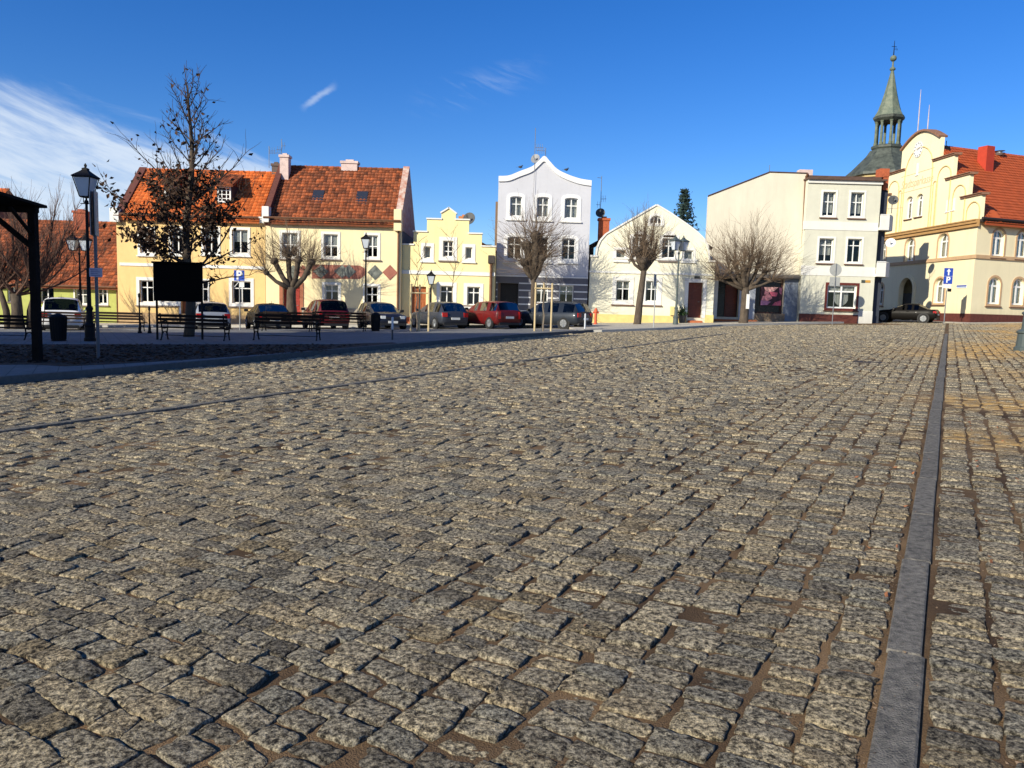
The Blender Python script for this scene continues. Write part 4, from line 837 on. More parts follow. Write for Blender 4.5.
    w = MB(); w.tube([(0, 0, Z(56)), (0, 0, Z(40.5))], [.06, .025], 6); w.tube([(-.3, 0, Z(46.5)), (.3, 0, Z(46.5))], .03, 5); w.tube([(0, 0, Z(49)), (.4, 0, Z(48.4)), (.35, 0, Z(50))], .03, 4); w.build('weathervane', BLACKIRON, r)
tower()
# ------------------------------------------------------------------ trees and shrubs
LEAFD = mat('withered_leaf', (.055, .027, .014), .9, .4, 3, rnd=.6)
NEEDLE = mat('blue_green_needles', (.022, .045, .038), .85, .3, 3, rnd=.4)
def branch(mb, p, d, L, r0, r1, seg=5, wob=.12, up=.0, n=4, rnd=.5):
    pts = [Vector(p)]; d = Vector(d).normalized(); q = []
    for i in range(seg):
        d = (d + Vector((random.gauss(0, wob), random.gauss(0, wob), random.gauss(0, wob) + up))).normalized()
        pts.append(pts[-1] + d * (L / seg)); q.append(d.copy())
    rad = [r0 + (r1 - r0) * i / seg for i in range(seg + 1)]
    mb.tube(pts, rad, n, rnd, cap=False); return pts, q
def pollard(name, px, py, Y, th, heads, shoots, slen, label, lean=0., trunk_r=.3, spread=1., grp='pollarded street trees', barkm=None, sub=2, notice=False, grow=.5):
    x, y = at(px, py, Y).x, Y; z = gz(x, y); r = empty('pollarded_tree', (x, y, z), 0, label, 'tree', grp)
    t = MB(); K = 7; pts = [Vector((lean * th * (i / K) ** 1.0 + random.gauss(0, .015), random.gauss(0, .02), -.3 + (th + .3) * i / K)) for i in range(K + 1)]
    rad = [trunk_r * (1.25 if i == 0 else 1.06 if i == 1 else 1) * (1 - .28 * i / K) for i in range(K + 1)]
    t.tube(pts, rad, 12); top = pts[-1]; knobs = []
    for (dx, dy, dz, rr) in heads:
        e = top + Vector((dx, dy, dz)); m = top + Vector((dx * .6, dy * .6, dz * .38)); m += Vector((random.gauss(0, .05), 0, 0))
        t.tube([top - Vector((0, 0, .12)), m, e - (e - m) * .1, e], [rad[-1] * .78, rr * .85, rr * .9, rr * 1.1], 9); knobs.append((e, rr))
        w0 = MB(); n = 8
        prof = [(rr * 1.35 * math.sin(PI * k / 6) + .005, -rr * 1.25 * math.cos(PI * k / 6)) for k in range(7)]
        t.lathe(prof, 9, e.x, e.y, e.z)
    tr = t.build('trunk', barkm or BARK, r, smooth=True)
    for v in tr.data.vertices:
        nn = mnoise.noise(v.co * 5) * .035 + mnoise.noise(v.co * 14) * .02; v.co += v.normal * nn
    c = MB()
    for i in range(shoots):
        e, rr = random.choice(knobs); el = math.asin(min(1, max(-.25, random.gauss(grow, .42)))); az = random.random() * 2 * PI
        out = (e - top); out.z = 0
        d = Vector((math.cos(az) * math.cos(el), math.sin(az) * math.cos(el), math.sin(el))) * 1. + out * .35 * spread
        L = slen * random.uniform(.45, 1.05); s = e + d.normalized() * rr * .6
        p, q = branch(c, s, d, L, .013 if L > slen * .5 else .009, .003, 5, .07, .06, 3)
        for k in range(sub):
            j = random.randint(1, 4); dd = q[j] + Vector((random.gauss(0, .5), random.gauss(0, .5), random.gauss(.1, .3)))
            branch(c, p[j], dd, L * random.uniform(.2, .45), .008, .003, 3, .12, .05, 3)
    c.build('crown', TWIG, r, fixn=False)
    if notice:
        k = MB(); k.box(.0, .2, -trunk_r * 1.0 - .03, -trunk_r * .9 - .02, 1.05, 2.0); k.build('paper_notice', STUCCO_W, r)
    return r
pollard('a', 291.5, 325, 46.0, 2.35, [(-1.0, 0, 1.5, .18), (-.35, .5, 1.9, .17), (.45, -.2, 1.6, .17), (1.15, .1, 1.5, .18), (-1.4, -.3, .8, .13), (.8, .5, .9, .14)], 330, 2.3, 'thick forked pollarded tree before the yellow house with diamonds', trunk_r=.36, spread=.5, grow=.62)
pollard('b', 532.5, 325, 48.2, 2.9, [(-.45, 0, 2.0, .26), (.35, .2, 1.9, .26), (.05, -.3, 2.6, .26), (-.2, .2, .4, .22), (.5, -.2, 1.3, .2), (-.6, -.1, 1.0, .2)], 500, 2.6, 'bushy pollarded tree with a twiggy mass at the trunk, before the lilac grey house', trunk_r=.2, grow=.5)
pollard('c', 636.5, 325.5, 47.6, 3.5, [(-.45, 0, 1.1, .2), (.35, .1, 1.0, .22), (0, .2, 1.5, .2), (-.1, -.3, .5, .19), (-.8, 0, .6, .1), (.6, .1, .7, .12)], 360, 2.5, 'slim leaning pollarded tree with upright shoots before the cream house', lean=.09, trunk_r=.24, grow=.85, spread=.6)
pollard('d', 743.5, 323.8, 50.6, 2.4, [(-1.1, 0, 1.0, .13), (-.6, .4, 1.6, .15), (.2, -.3, 1.9, .16), (.8, .2, 1.5, .15), (1.2, 0, 1.0, .13), (0, .6, .7, .2), (-1.6, .2, .5, .09), (1.6, -.2, .5, .09), (-.2, -.2, 1.2, .2)], 640, 3.1, 'wide round pollarded tree with a paper notice on its trunk, before the shop fronts', trunk_r=.31, spread=.55, notice=True, grow=.62)
# large dark tree with withered leaves inside the park
def bigtree():
    Y = 30.; x = at(187.5, 330, Y).x; z = gz(x, Y) + .1; r = empty('tall_tree', (x, Y, z), 0, 'tall dark tree with withered brown leaves, behind the black notice board', 'tree')
    t = MB(); hh = 9.5; P = [Vector((.02 * i + .12 * math.sin(i * .9), .05 * math.cos(i), -.2 + (hh + .2) * i / 12)) for i in range(13)]
    t.tube(P, [.2 * (1 - i / 12.6) ** .8 + .006 for i in range(13)], 10); t.build('trunk', BARK, r, smooth=True)
    c = MB(); tips = []
    for i in range(40):
        h = 2.1 + (hh - 2.6) * (i / 39) ** .95; k = min(11, int(h / hh * 12)); b = P[k] + (P[k + 1] - P[k]) * (h / hh * 12 - k)
        az = i * 2.4 + random.uniform(-.4, .4); rel = (h - 2.1) / (hh - 2.1); L = (2.6 * (1 - rel) ** .7 + .7) * random.uniform(.75, 1.1); el = .35 + .75 * rel + random.uniform(-.12, .15)
        d = Vector((math.cos(az) * math.cos(el), math.sin(az) * math.cos(el), math.sin(el)))
        p, q = branch(c, b, d, L, .05 * (1 - rel * .6), .008, 7, .09, .07, 5)
        for m in range(2, 8):
            tips.append((p[m], h))
            for s in range(2):
                dd = (q[min(6, m - 1)] + Vector((random.gauss(0, .6), random.gauss(0, .6), random.gauss(.15, .35))))
                p2, q2 = branch(c, p[m], dd, L * random.uniform(.16, .38), .013, .004, 4, .13, .05, 3)
                tips += [(a, h) for a in p2[1:]]
                if random.random() < .7: branch(c, p2[2], q2[1] + Vector((random.gauss(0, .6), random.gauss(0, .6), .2)), L * .16, .007, .003, 3, .1, .05, 3)
    for az, h0, L in ((2.9, 3.0, 3.9), (.35, 2.2, 4.3), (-.15, 3.5, 3.2), (3.3, 5.2, 3.0), (.1, 5.0, 3.0)):
        d = Vector((math.cos(az), .2 * math.sin(az), .75 if h0 > 2.5 else .95)); p, q = branch(c, P[3] * 1. + Vector((0, 0, h0 - P[3].z)), d, L, .05, .008, 8, .07, .03, 5)
        for m in range(2, 9):
            for s in range(2): p2, q2 = branch(c, p[m], q[m - 1] + Vector((random.gauss(0, .6), random.gauss(0, .6), .2)), .9, .012, .004, 4, .12, .05, 3); tips += [(a, h0) for a in p2[1:]]
    c.build('crown', TWIGD, r, fixn=False)
    lv = MB(); n = 0
    for (p, h) in tips:
        w = p.z; dens = 1.35 if w < 5.3 else (.6 if w < 6.4 else .07 if w < 8.2 else .015)
        cl = mnoise.noise(p * 1.1 + Vector((3, 1, 7)))
        if p.x > 1.2: dens *= (.3 if w > 3.7 else 0)
        if cl < -.22: dens *= .2
        k = int(dens * (2.6 + 5 * max(0, cl + .1)) + random.random())
        for _ in range(k):
            q = p + Vector((random.gauss(0, .14), random.gauss(0, .14), random.gauss(-.03, .13))); s = random.uniform(.06, .13)
            a = Vector((random.gauss(0, 1), random.gauss(0, 1), random.gauss(0, 1))).normalized(); b = a.cross(Vector((random.random(), random.random(), random.random()))).normalized(); nn = a.cross(b)
            lv.add([q - a * s, q - b * s * .6 + nn * s * .25, q + a * s, q + b * s * .6 + nn * s * .3], [(0, 1, 2), (0, 2, 3)], random.random())
    lv.build('leaves', LEAFD, r, fixn=False)
bigtree()
def bush():
    Y = 41.; x = at(17, 330, Y).x; z = gz(x, Y); r = empty('bare_shrub_tree', (x, Y, z), 0, 'spreading bare tree with reddish upright twigs at the far left, before the green cottage', 'tree')
    t = MB(); t.tube([(0, 0, -.3), (.05, 0, 1.0), (.0, 0, 1.9)], [.34, .27, .25], 10); t.tube([(.5, .3, -.3), (.55, .3, 1), (.9, .3, 2.2)], [.2, .17, .12], 8); t.tube([(-.5, .1, -.3), (-.6, .1, 1), (-1., .2, 2.2)], [.2, .17, .12], 8); t.build('trunk', BARK, r, smooth=True)
    c = MB()
    for i in range(34):
        az = random.random() * 2 * PI; el = random.uniform(.25, 1.25); b = Vector(random.choice([(0, 0, 1.8), (.9, .3, 2.1), (-1, .2, 2.1)]))
        d = Vector((math.cos(az) * math.cos(el), math.sin(az) * math.cos(el), math.sin(el))); L = random.uniform(3.0, 5.4)
        p, q = branch(c, b, d, L, .07, .012, 7, .09, .06, 5)
        for m in range(1, 8):
            for s in range(6):
                dd = q[m - 1] + Vector((random.gauss(0, .5), random.gauss(0, .5), random.gauss(.7, .35))); p2, q2 = branch(c, p[m], dd, random.uniform(.8, 1.9), .014, .004, 4, .09, .1, 3)
                if random.random() < .5: branch(c, p2[2], q2[1] + Vector((random.gauss(0, .4), random.gauss(0, .4), .3)), .7, .008, .003, 3, .1, .05, 3)
    c.build('crown', M_('twig_reddish', (.10, .055, .04), .9, .35, 4), r, fixn=False)
bush()
def sapling(px, py, Y, h, label, spread=.9, low=1.6, n=14, stakes=None, grp='young staked trees', sgrp=None, slabel=None):
    x = at(px, py, Y).x; z = gz(x, Y) + .1; r = empty('sapling', (x, Y, z), 0, label, 'young tree', grp)
    t = MB(); P = [Vector((random.gauss(0, .02) * i, random.gauss(0, .02), -.1 + (h + .1) * i / 8)) for i in range(9)]; t.tube(P, [.04 * (1 - i / 8.6) + .003 for i in range(9)], 6); t.build('trunk', M_('bark_pale', (.20, .16, .12), .9, .2, 5), r)
    c = MB()
    for i in range(n):
        hh = low + (h - low) * i / n; b = P[min(8, int(hh / h * 8))].copy(); b.z = hh; az = i * 2.4; el = random.uniform(.6, .95); L = spread * (1 - .5 * (hh - low) / (h - low)) * random.uniform(.8, 1.4)
        d = Vector((math.cos(az) * math.cos(el), math.sin(az) * math.cos(el), math.sin(el))); p, q = branch(c, b, d, L, .013, .004, 5, .07, .03, 4)
        for m in (1, 2, 3, 4): branch(c, p[m], q[m - 1] + Vector((random.gauss(0, .5), random.gauss(0, .5), .2)), L * .4, .006, .003, 3, .1, 0, 3)
    c.build('crown', TWIG, r, fixn=False)
    if stakes:
        S = empty('tree_stakes', (x, Y, z), 0, slabel, 'tree support', 'pale timber stakes round the saplings'); SM = mat('pale_timber_stake', (.55, .43, .24), .8, .15, 4)
        xs = []
        for (sx, yt, dy) in stakes:
            X = at(sx, 320, Y).x - x; zt = at(sx, yt, Y + dy).z - z; w = MB(); w.tube([(X, dy, -.3), (X, dy, zt)], .045, 8); w.build('stake', SM, S); xs.append((X, dy, zt))
        w = MB(); m = min(q[2] for q in xs) - .25
        for i in range(len(xs)):
            a, b = xs[i], xs[(i + 1) % len(xs)]; a, b = Vector((a[0], a[1], m)), Vector((b[0], b[1], m)); e = (b - a).normalized() * .06; w.tube([a - e, b + e], .035, 6)
        w.build('crossbar', SM, S)
sapling(417, 333, 36.0, 4.3, 'thin bare sapling tied between pale stakes before the lemon house door', stakes=[(410.8, 284, 0), (418.3, 284.5, .35), (428.9, 287.8, -.1)], slabel='three pale timber stakes around the sapling before the lemon house')
sapling(543, 333, 36.2, 3.2, 'short bare sapling among three pale stakes before the dark estate car', low=1.9, n=6, spread=.5, stakes=[(534.8, 282.5, 0), (543.3, 282.5, .4), (551.2, 283.2, -.05)], slabel='three pale timber stakes before the dark estate car')
sapling(451, 328, 46.3, 5.6, 'taller bare sapling behind the grey hatchback, before the lemon house window', spread=1.3, low=2.4)
def conifer():
    Y = 78.; x = at(682, 250, Y).x; z = gz(x, Y); r = empty('spruce_tree', (x, Y, z), 0, 'dark blue green spruce rising behind the cream gabled house', 'tree'); top = at(681, 187, Y).z - z
    t = MB(); t.tube([(0, 0, -.3), (0, 0, top)], [.25, .02], 8); t.build('trunk', BARK, r)
    c = MB(); lo = top * .3; n = 22
    for i in range(n):
        f_ = i / n; h = lo + (top - lo) * f_; R = (1 - f_) ** .9 * 3.6 + .1
        for k in range(9):
            az = k * .698 + i * .9 + random.uniform(-.2, .2); L = R * random.uniform(.65, 1.12); d = Vector((math.cos(az), math.sin(az), -.05)); pv = None; m_ = 5
            for s in range(m_):
                a = s / m_; q = Vector((0, 0, h)) + d * L * a + Vector((0, 0, -.35 * a * L * .5 + .28 * a * a * L)); w_ = .26 * (1 - a * .6)
                for e in range(4):
                    o = Vector((random.gauss(0, w_ * .7), random.gauss(0, w_ * .7), random.gauss(-.06, .1))); tt = Vector((random.gauss(0, 1), random.gauss(0, 1), random.gauss(0, .5))).normalized() * .17
                    c.add([q + o - tt, q + o + tt + Vector((0, 0, -.05)), q + o + Vector((d.y * .12, -d.x * .12, .09))], [(0, 1, 2)], random.random())
    c.build('crown', NEEDLE, r, fixn=False)
conifer()
# ------------------------------------------------------------------ street lamps
LG = mat('lantern_frosted', (.55, .6, .66), .25, .05, 3)
def lantern(mb_f, mb_g, cx, z, s, cy=0.):
    """four sided tapered lantern with its base at height z, size s"""
    b, t, h = .13 * s, .25 * s, .55 * s
    k = .7071
    mb_g.lathe([(b / k * .93, z + .02), (t / k * .93, z + h)], 4, cx, cy, rot=PI / 4)
    for i in range(4):
        a = PI / 4 + i * PI / 2; c_, s_ = math.cos(a), math.sin(a)
        mb_f.tube([(cx + b / k * c_, cy + b / k * s_, z), (cx + t / k * c_, cy + t / k * s_, z + h)], .016 * s, 5)
    mb_f.lathe([(b / k, z - .02), (b / k * 1.05, z + .02)], 4, cx, cy, rot=PI / 4); mb_f.lathe([(t / k * 1.0, z + h - .01), (t / k * 1.15, z + h + .02), (t / k * 1.1, z + h + .05), (t / k * .55, z + h + .16 * s), (t / k * .3, z + h + .22 * s), (t / k * .3, z + h + .27 * s), (.03, z + h + .30 * s), (.045 * s, z + h + .36 * s), (.01, z + h + .42 * s)], 4, cx, cy, rot=PI / 4)
def lamp(px, py, Y, H, label, heads=1, post=BLACKIRON, s=1., base=True, grp='old style street lamps', dz=0., rz=0., ladder=True, rpost=.055):
    x = at(px, py, Y).x; z = gz(x, Y) + dz; r = empty('street_lamp', (x, Y, z), rz, label, 'street lamp', grp)
    w = MB(); hl = H - .98 * s
    k = rpost / .055
    pr = [(.19 * k, -.2), (.19 * k, .1), (.165 * k, .13), (.15 * k, .5), (.17 * k, .53), (.17 * k, .58), (.11 * k, .64), (.095 * k, 1.05), (.12 * k, 1.09), (.12 * k, 1.13), (.07 * k, 1.2), (.06 * k, 2.4), (.075 * k, 2.43), (.055 * k, 2.48), (.042 * k, hl - .25), (.075 * k, hl - .2), (.06 * k, hl - .12), (.03, hl - .1), (.03, hl)] if base else [(.06, -.2), (.05, hl - .2), (.03, hl)]
    w.lathe(pr, 14)
    fr, gl = MB(), MB()
    if heads == 1:
        for a in (-.1, .1): w.tube([(a, 0, hl - .18), (a, 0, hl)], .014, 5)
        if ladder: w.tube([(-.2, 0, hl - .22), (.2, 0, hl - .22)], .016, 6)
        w.lathe([(.16 * s, hl - .02), (.16 * s, hl + .01)], 10); lantern(fr, gl, 0, hl, s)
    else:
        for sg in (-1, 1):
            w.tube([(0, 0, hl - .6), (sg * .12, 0, hl - .62), (sg * .26, 0, hl - .45), (sg * .33, 0, hl - .2), (sg * .33, 0, hl)], .025, 6); lantern(fr, gl, sg * .33, hl, s)
        w.lathe([(.02, hl - .1), (.05, hl + .25), (.005, hl + .6)], 8)
    w.build('post', post, r, smooth=False); lo = fr.build('lantern_frame', post, r); gl.build('lantern_glass', LG, lo)
    return r
lamp(90.3, 344, 26.5, 6.0, 'big single lantern street lamp inside the park, beside the bus stop pole', s=1.15, dz=.1)
lamp(81.5, 330, 42.0, 5.2, 'distant double lantern street lamp before the green cottage', heads=2, s=1.0)
lamp(365.3, 326, 45.2, 5.5, 'single lantern street lamp between the dark red car and the dark blue car', s=.95)
lamp(430.3, 327, 46.0, 3.4, 'short lantern lamp behind the stakes before the lemon house', s=.9, base=False, post=BLACKIRON)
lamp(675.4, 325, 47.0, 5.5, 'slender grey green double lantern street lamp left of the cream house door', heads=2, s=.95, post=mat('lamp_greygreen', (.07, .09, .09), .5, .1, 5), rz=.55)
lamp(1027.5, 350.5, 22.8, 5.6, 'grey green lamp post with a broad tapered foot at the right edge', s=1., post=mat('lamp_greygreen', (.07, .09, .09)), rpost=.105)
# ------------------------------------------------------------------ signs
BLUE = mat('sign_blue', (.02, .07, .42), .45, .05); SIGNBACK = mat('sign_back_grey', (.34, .35, .34), .5, .05)
def rootg(name, px, py, Y, label, cat, grp=None, rz=0., dz=0.):
    x = at(px, py, Y).x; return empty(name, (x, Y, gz(x, Y) + dz), rz, label, cat, grp), x
def text_obj(txt, parent, loc, size, m, bold=.02, rz=0.):
    o = text_mesh('lettering', txt, size, m, bold=bold); o.parent = parent; o.location = loc; o.rotation_euler = (PI / 2, 0, rz); return o
def parking1():
    r, x = rootg('parking_sign', 240, 330, 37.5, 'blue parking sign with white P, between the silver car and the black car', 'road sign', 'blue parking signs')
    z = lambda y: at(239, y, 37.5).z - r.location.z
    w = MB(); w.tube([(0, 0, -.2), (0, 0, z(270))], .03, 8); w.build('pole', GREYMETAL, r)
    w = MB(); h = z(270.3) - z(280.8); w.box(-h / 2, h / 2, -.06, -.035, z(280.8), z(270.3)); p = w.build('plate', BLUE, r)
    w = MB(); w.box(-h / 2, h / 2, -.064, -.061, z(280.8), z(270.3)); w.v = []; 
    text_obj('P', r, (0, -.066, (z(280.8) + z(270.3)) / 2 - .0), .58, WHITE)
    w = MB(); w.box(0, .24, -.06, -.04, z(287.2), z(282)); w.build('small_plate', STUCCO_W, r)
    w = MB(); w.tube([(0, -.05, z(281.5)), (-.22, -.07, z(287))], .02, 5); w.build('bracket', STUCCO_W, r)
parking1()
def parking2():
    r, x = rootg('parking_sign', 944, 322, 53.6, 'blue sign with white arrow above a white P, before the town hall window', 'road sign', 'blue parking signs')
    z = lambda y: at(943, y, 53.6).z - r.location.z
    w = MB(); w.tube([(0, 0, -.2), (.0, 0, z(291)), (.12, 0, z(287)), (.0, 0, z(284)), (0, 0, z(268))], .035, 8); w.build('pole', GREYMETAL, r)
    w = MB(); w.box(-.3, .3, -.07, -.04, z(276), z(268)); w.build('plate', BLUE, r, smooth=False); w = MB(); w.box(-.3, .3, -.0695, -.0395, z(283.8), z(276.2)); w.build('plate', BLUE, r)
    zc = (z(276) + z(268)) / 2; w = MB(); w.fac([(-.05, zc - .22), (.05, zc - .22), (.05, zc + .04), (.15, zc + .04), (0, zc + .24), (-.15, zc + .04), (-.05, zc + .04)], -.076, -.072); w.build('arrow', WHITE, r)
    text_obj('P', r, (0, -.074, (z(283.8) + z(276.2)) / 2), .56, WHITE)
    w = MB(); w.box(-.3, .26, -.06, -.04, z(288), z(284.2)); w.build('small_plate', STUCCO_W, r)
    w = MB(); w.box(.08, .3, -.04, .02, z(291.5), z(288.5)); w.build('bracket', BLACKIRON, r)
parking2()
def roundsign():
    r, x = rootg('road_sign', 832.3, 321.4, 51.6, 'back of a grey round sign over a square plate, before the corner house shop window', 'road sign', dz=.1)
    z = lambda y: at(837, y, 51.6).z - r.location.z
    w = MB(); w.tube([(0, 0, -.2), (0, 0, z(263.5))], .03, 8); w.build('pole', GREYMETAL, r)
    w = MB(); w.lathe([(.001, .03), (.40, .03), (.40, .05), (.001, .05)], 26, 0, 0, z(269.8), axis='y'); w.build('round_plate', SIGNBACK, r)
    w = MB(); w.box(-.34, .34, .035, .055, z(286), z(277.2)); w.build('square_plate', SIGNBACK, r)
roundsign()
def white_sign():
    r, x = rootg('road_sign', 653.4, 329.6, 41.0, 'narrow pale sign seen nearly edge on atop a thin pole, right of the leaning tree', 'road sign', rz=1.15)
    z = lambda y: at(656, y, 41.).z - r.location.z
    w = MB(); w.tube([(0, 0, -.2), (0, 0, z(274))], .03, 8); w.build('pole', M_('pole_lightgrey', (.45, .47, .48), .4, .1, metal=.4), r); w = MB(); w.box(-.28, .28, .03, .05, z(286), z(274)); w.build('plate', SIGNBACK, r)
white_sign()
def busstop():
    r, x = rootg('bus_stop_pole', 98.6, 364, 18.2, 'grey bus stop pole with edge on metal sign plates, right of the big street lamp', 'bus stop sign', dz=.11)
    z = lambda y: at(97, y, 18.2).z - r.location.z
    w = MB(); w.tube([(0, 0, -.1), (0, 0, z(191))], .038, 10); w.build('pole', M_('pole_bluegrey', (.10, .11, .14), .45, .1, metal=.3), r)
    for (xa, xb) in ((.015, -.125), (.125, -.03)):
        w = MB(); zt, zb = z(191.5), z(236); w.flat([(xa, -.22), (xa + .012, -.222), (xb + .012, .2), (xb, .2)], zb, zt)
        w.tube([(xa, -.22, zb), (xa, -.22, zt)], .012, 5); w.build('sign_plate', M_('sheet_metal_light', (.30, .30, .30), .5, .1, metal=.3), r)
    w = MB(); w.box(-.13, .17, -.06, -.045, z(277), z(268)); w.build('timetable_plate', M_('plate_lilac', (.42, .42, .55), .5, .1), r)
    w = MB(); 
    for i in range(4): w.box(-.10, .12 - .05 * (i % 2), -.0625, -.0605, z(277) + .03 + i * .042, z(277) + .042 + i * .042)
    w.build('timetable_rows', M_('print_blue', (.08, .09, .25), .5), r)
busstop()
def board():
    r, x = rootg('notice_board', 179, 340, 27.6, 'big black notice board on two posts in front of the tall dark tree', 'notice board', dz=.1)
    z = lambda y: at(179, y, 27.6).z - r.location.z; hw = .86
    w = MB(); w.box(-hw, hw, -.05, .05, z(301.5), z(264), bev=.01); w.box(-hw - .04, hw + .04, -.09, .09, z(264) + .002, z(262)); w.build('panel', M_('board_black', (.004, .004, .004), .95, spec=.05), r)
    for s in (-1, 1): w = MB(); w.tube([(s * (hw - .05), .08, -.3), (s * (hw - .05), .08, z(264))], .04, 8); w.build('post', BLACKIRON, r)
board()
# ------------------------------------------------------------------ shelter, benches, bins and small street furniture
def shelter():
    r, x = rootg('bus_shelter', 38, 368, 16.9, 'black bus shelter post and canopy with brace at the left edge', 'bus shelter', dz=.12)
    z = lambda y, px=35: at(px, y, 16.9).z - r.location.z
    W_ = mat('shelter_black', (.009, .008, .008), .9, .3, 5, spec=.1)
    zt = z(207)
    for px_ in (0, -2.9):
        w = MB(); w.box(px_ - .075, px_ + .075, -.075, .075, -.1, zt - .1); w.box(px_ - .14, px_ + .14, -.14, .14, -.1, .04, bev=.01); w.build('post', W_, r)
        w = MB(); sx = -1 if px_ == 0 else 1; w.tube([(px_ + sx * .05, 0, zt - .85), (px_ + sx * .95, 0, zt - .12)], .06, 4); w.build('brace', W_, r)
        w = MB(); w.tube([(px_, -.05, zt - .6), (px_, -.75, zt - .1)], .045, 4); w.build('brace', W_, r)
    w = MB(); w.box(-3.3, .1, -.07, .07, zt - .12, zt - .002); w.build('beam', W_, r)
    w = MB(); w.side([(-1.7, zt + .1), (.2, zt), (.2, zt + .06), (-1.7, zt + .16)], -3.9, .2)
    for i in range(11): a = -3.85 + i * .39; w.side([(-1.69, zt + .165), (.19, zt + .065), (.19, zt + .085), (-1.69, zt + .185)], a, a + .04)
    w.build('canopy', W_, r)
shelter()
BW = mat('bench_slat_dark', (.018, .011, .008), .8, .3, 6, spec=.15, stretch=(1, 6, 6))
def bench_proto():
    r = empty('park_bench', (0, 0, 0)); L = 2.45
    w = MB()
    for i in range(5): w.box(-L / 2, L / 2, -.22 + i * .095, -.145 + i * .095, .43 - abs(i - 2) * .006, .465 - abs(i - 2) * .006, bev=.005)
    w.build('seat', BW, r); w = MB()
    for i in range(3): w.box(-L / 2, L / 2, .27 + i * .03, .30 + i * .03, .55 + i * .125, .645 + i * .125, bev=.004)
    w.build('backrest', BW, r)
    for s in (-1, 1):
        w = MB(); X = s * (L / 2 - .14)
        w.tube([(X, -.25, 0), (X, -.19, .1), (X, -.16, .25), (X, -.21, .42)], .024, 6); w.tube([(X, .33, 0), (X, .24, .12), (X, .2, .28), (X, .23, .42), (X, .29, .6), (X, .36, .93)], .024, 6)
        w.tube([(X, -.23, .42), (X, 0, .40), (X, .23, .42)], .024, 6); w.tube([(X, -.17, .2), (X, -.05, .29), (X, .08, .29), (X, .21, .2)], .018, 6); w.tube([(X, -.22, .42), (X, -.25, .6), (X, -.1, .66), (X, .3, .64)], .02, 6)
        w.box(X - .03, X + .03, -.29, -.2, 0, .02); w.box(X - .03, X + .03, .29, .37, 0, .02); w.build('leg', BLACKIRON, r)
    w = MB(); w.tube([(-L / 2 + .14, 0, .16), (L / 2 - .14, 0, .16)], .012, 5); w.build('stretcher', BLACKIRON, r)
    return r
bp = bench_proto()
for i, (px, Y, rz, lab) in enumerate([(196, 26.9, 0, 'dark slatted park bench right below the black notice board'), (287, 26.9, 0, 'dark slatted park bench in the near row, before the black car'), (-1, 27.5, 0, 'dark slatted park bench behind the shelter post at the left edge'),
        (64, 35.6, 0, 'dark slatted park bench behind the litter bin, before the white car'), (118, 35.4, .1, 'dark slatted park bench in the far row, before the green cottage wall'), (287, 35.8, 0, 'dark slatted park bench in the far row, behind the near bench by the black car'), (341, 35.8, 0, 'dark slatted park bench before the dark red car')]):
    o = bp if i == 0 else copy_tree(bp); x = at(px, 330, Y).x; o.location = (x, Y, gz(x, Y) + .105); o.rotation_euler.z = rz + PI * (i % 2 == 0) * 1; tag(o, lab, 'bench', 'park benches')
def bin_(px, Y, h, wd, label):
    x = at(px, 330, Y).x; r = empty('litter_bin', (x, Y, gz(x, Y) + .105), 0, label, 'litter bin', 'black litter bins'); w = MB(); k = wd / 2
    w.lathe([(k * .82, .04), (k * .86, .06), (k, h * .8), (k, h * .82)], 20); 
    for i in range(18): a = 2 * PI * i / 18; w.tube([(k * .87 * math.cos(a), k * .87 * math.sin(a), .06), (k * 1.03 * math.cos(a), k * 1.03 * math.sin(a), h * .82)], .014, 4)
    w.build('body', BLACKIRON, r); w = MB(); w.lathe([(k * .9, 0), (k * .9, .04)], 20); w.build('foot', BLACKIRON, r); w = MB(); w.lathe([(k * 1.06, h * .82), (k * 1.08, h * .87), (k * .8, h * .94), (k * .1, h)], 20); w.build('lid', BLACKIRON, r)
bin_(58.5, 26.6, .95, .52, 'black litter bin standing before the white car'); bin_(375.5, 36.2, .88, .42, 'black litter bin standing before the dark blue car')
def post_marker(px, Y, ytop, ysplit, label, dz=.1):
    x = at(px, 330, Y).x; r = empty('marker_post', (x, Y, gz(x, Y) + dz), 0, label, 'post', 'thin white topped posts'); z = lambda y: at(px, y, Y).z - r.location.z
    w = MB(); w.tube([(0, 0, -.1), (0, 0, z(ysplit))], .03, 8); w.build('stem', M_('stem_dark', (.05, .05, .055), .6), r); w = MB(); w.lathe([(.035, z(ysplit)), (.04, z(ysplit) + .01), (.04, z(ytop) - .02), (.02, z(ytop))], 10); w.build('sleeve', M_('sleeve_white', (.55, .58, .62), .5, .05), r)
post_marker(392.4, 27.5, 317, 329.5, 'thin white topped post before the dark blue car'); post_marker(584.8, 37.6, 313.5, 329, 'thin white topped post at the tip of the paved island, by the estate car')
def black_posts():
    for px, Y, y0, lab in ((139.8, 33.5, 293, 'slim black post left of the notice board, taller of two'), (149.6, 33.5, 306, 'slim black stake just left of the notice board, shorter of two')):
        x = at(px, 330, Y).x; r = empty('iron_post', (x, Y, gz(x, Y) + .1), 0, lab, 'post', 'slim black iron posts'); h = at(px, y0, Y).z - r.location.z; w = MB(); w.lathe([(.06, -.1), (.06, .25), (.035, .3), (.03, h - .2), (.05, h - .17), (.05, h - .05), (.01, h)], 10); w.build('shaft', BLACKIRON, r)
        w = MB(); w.lathe([(.09, 0), (.09, .06), (.06, .09)], 10); w.build('foot', BLACKIRON, r)
black_posts()
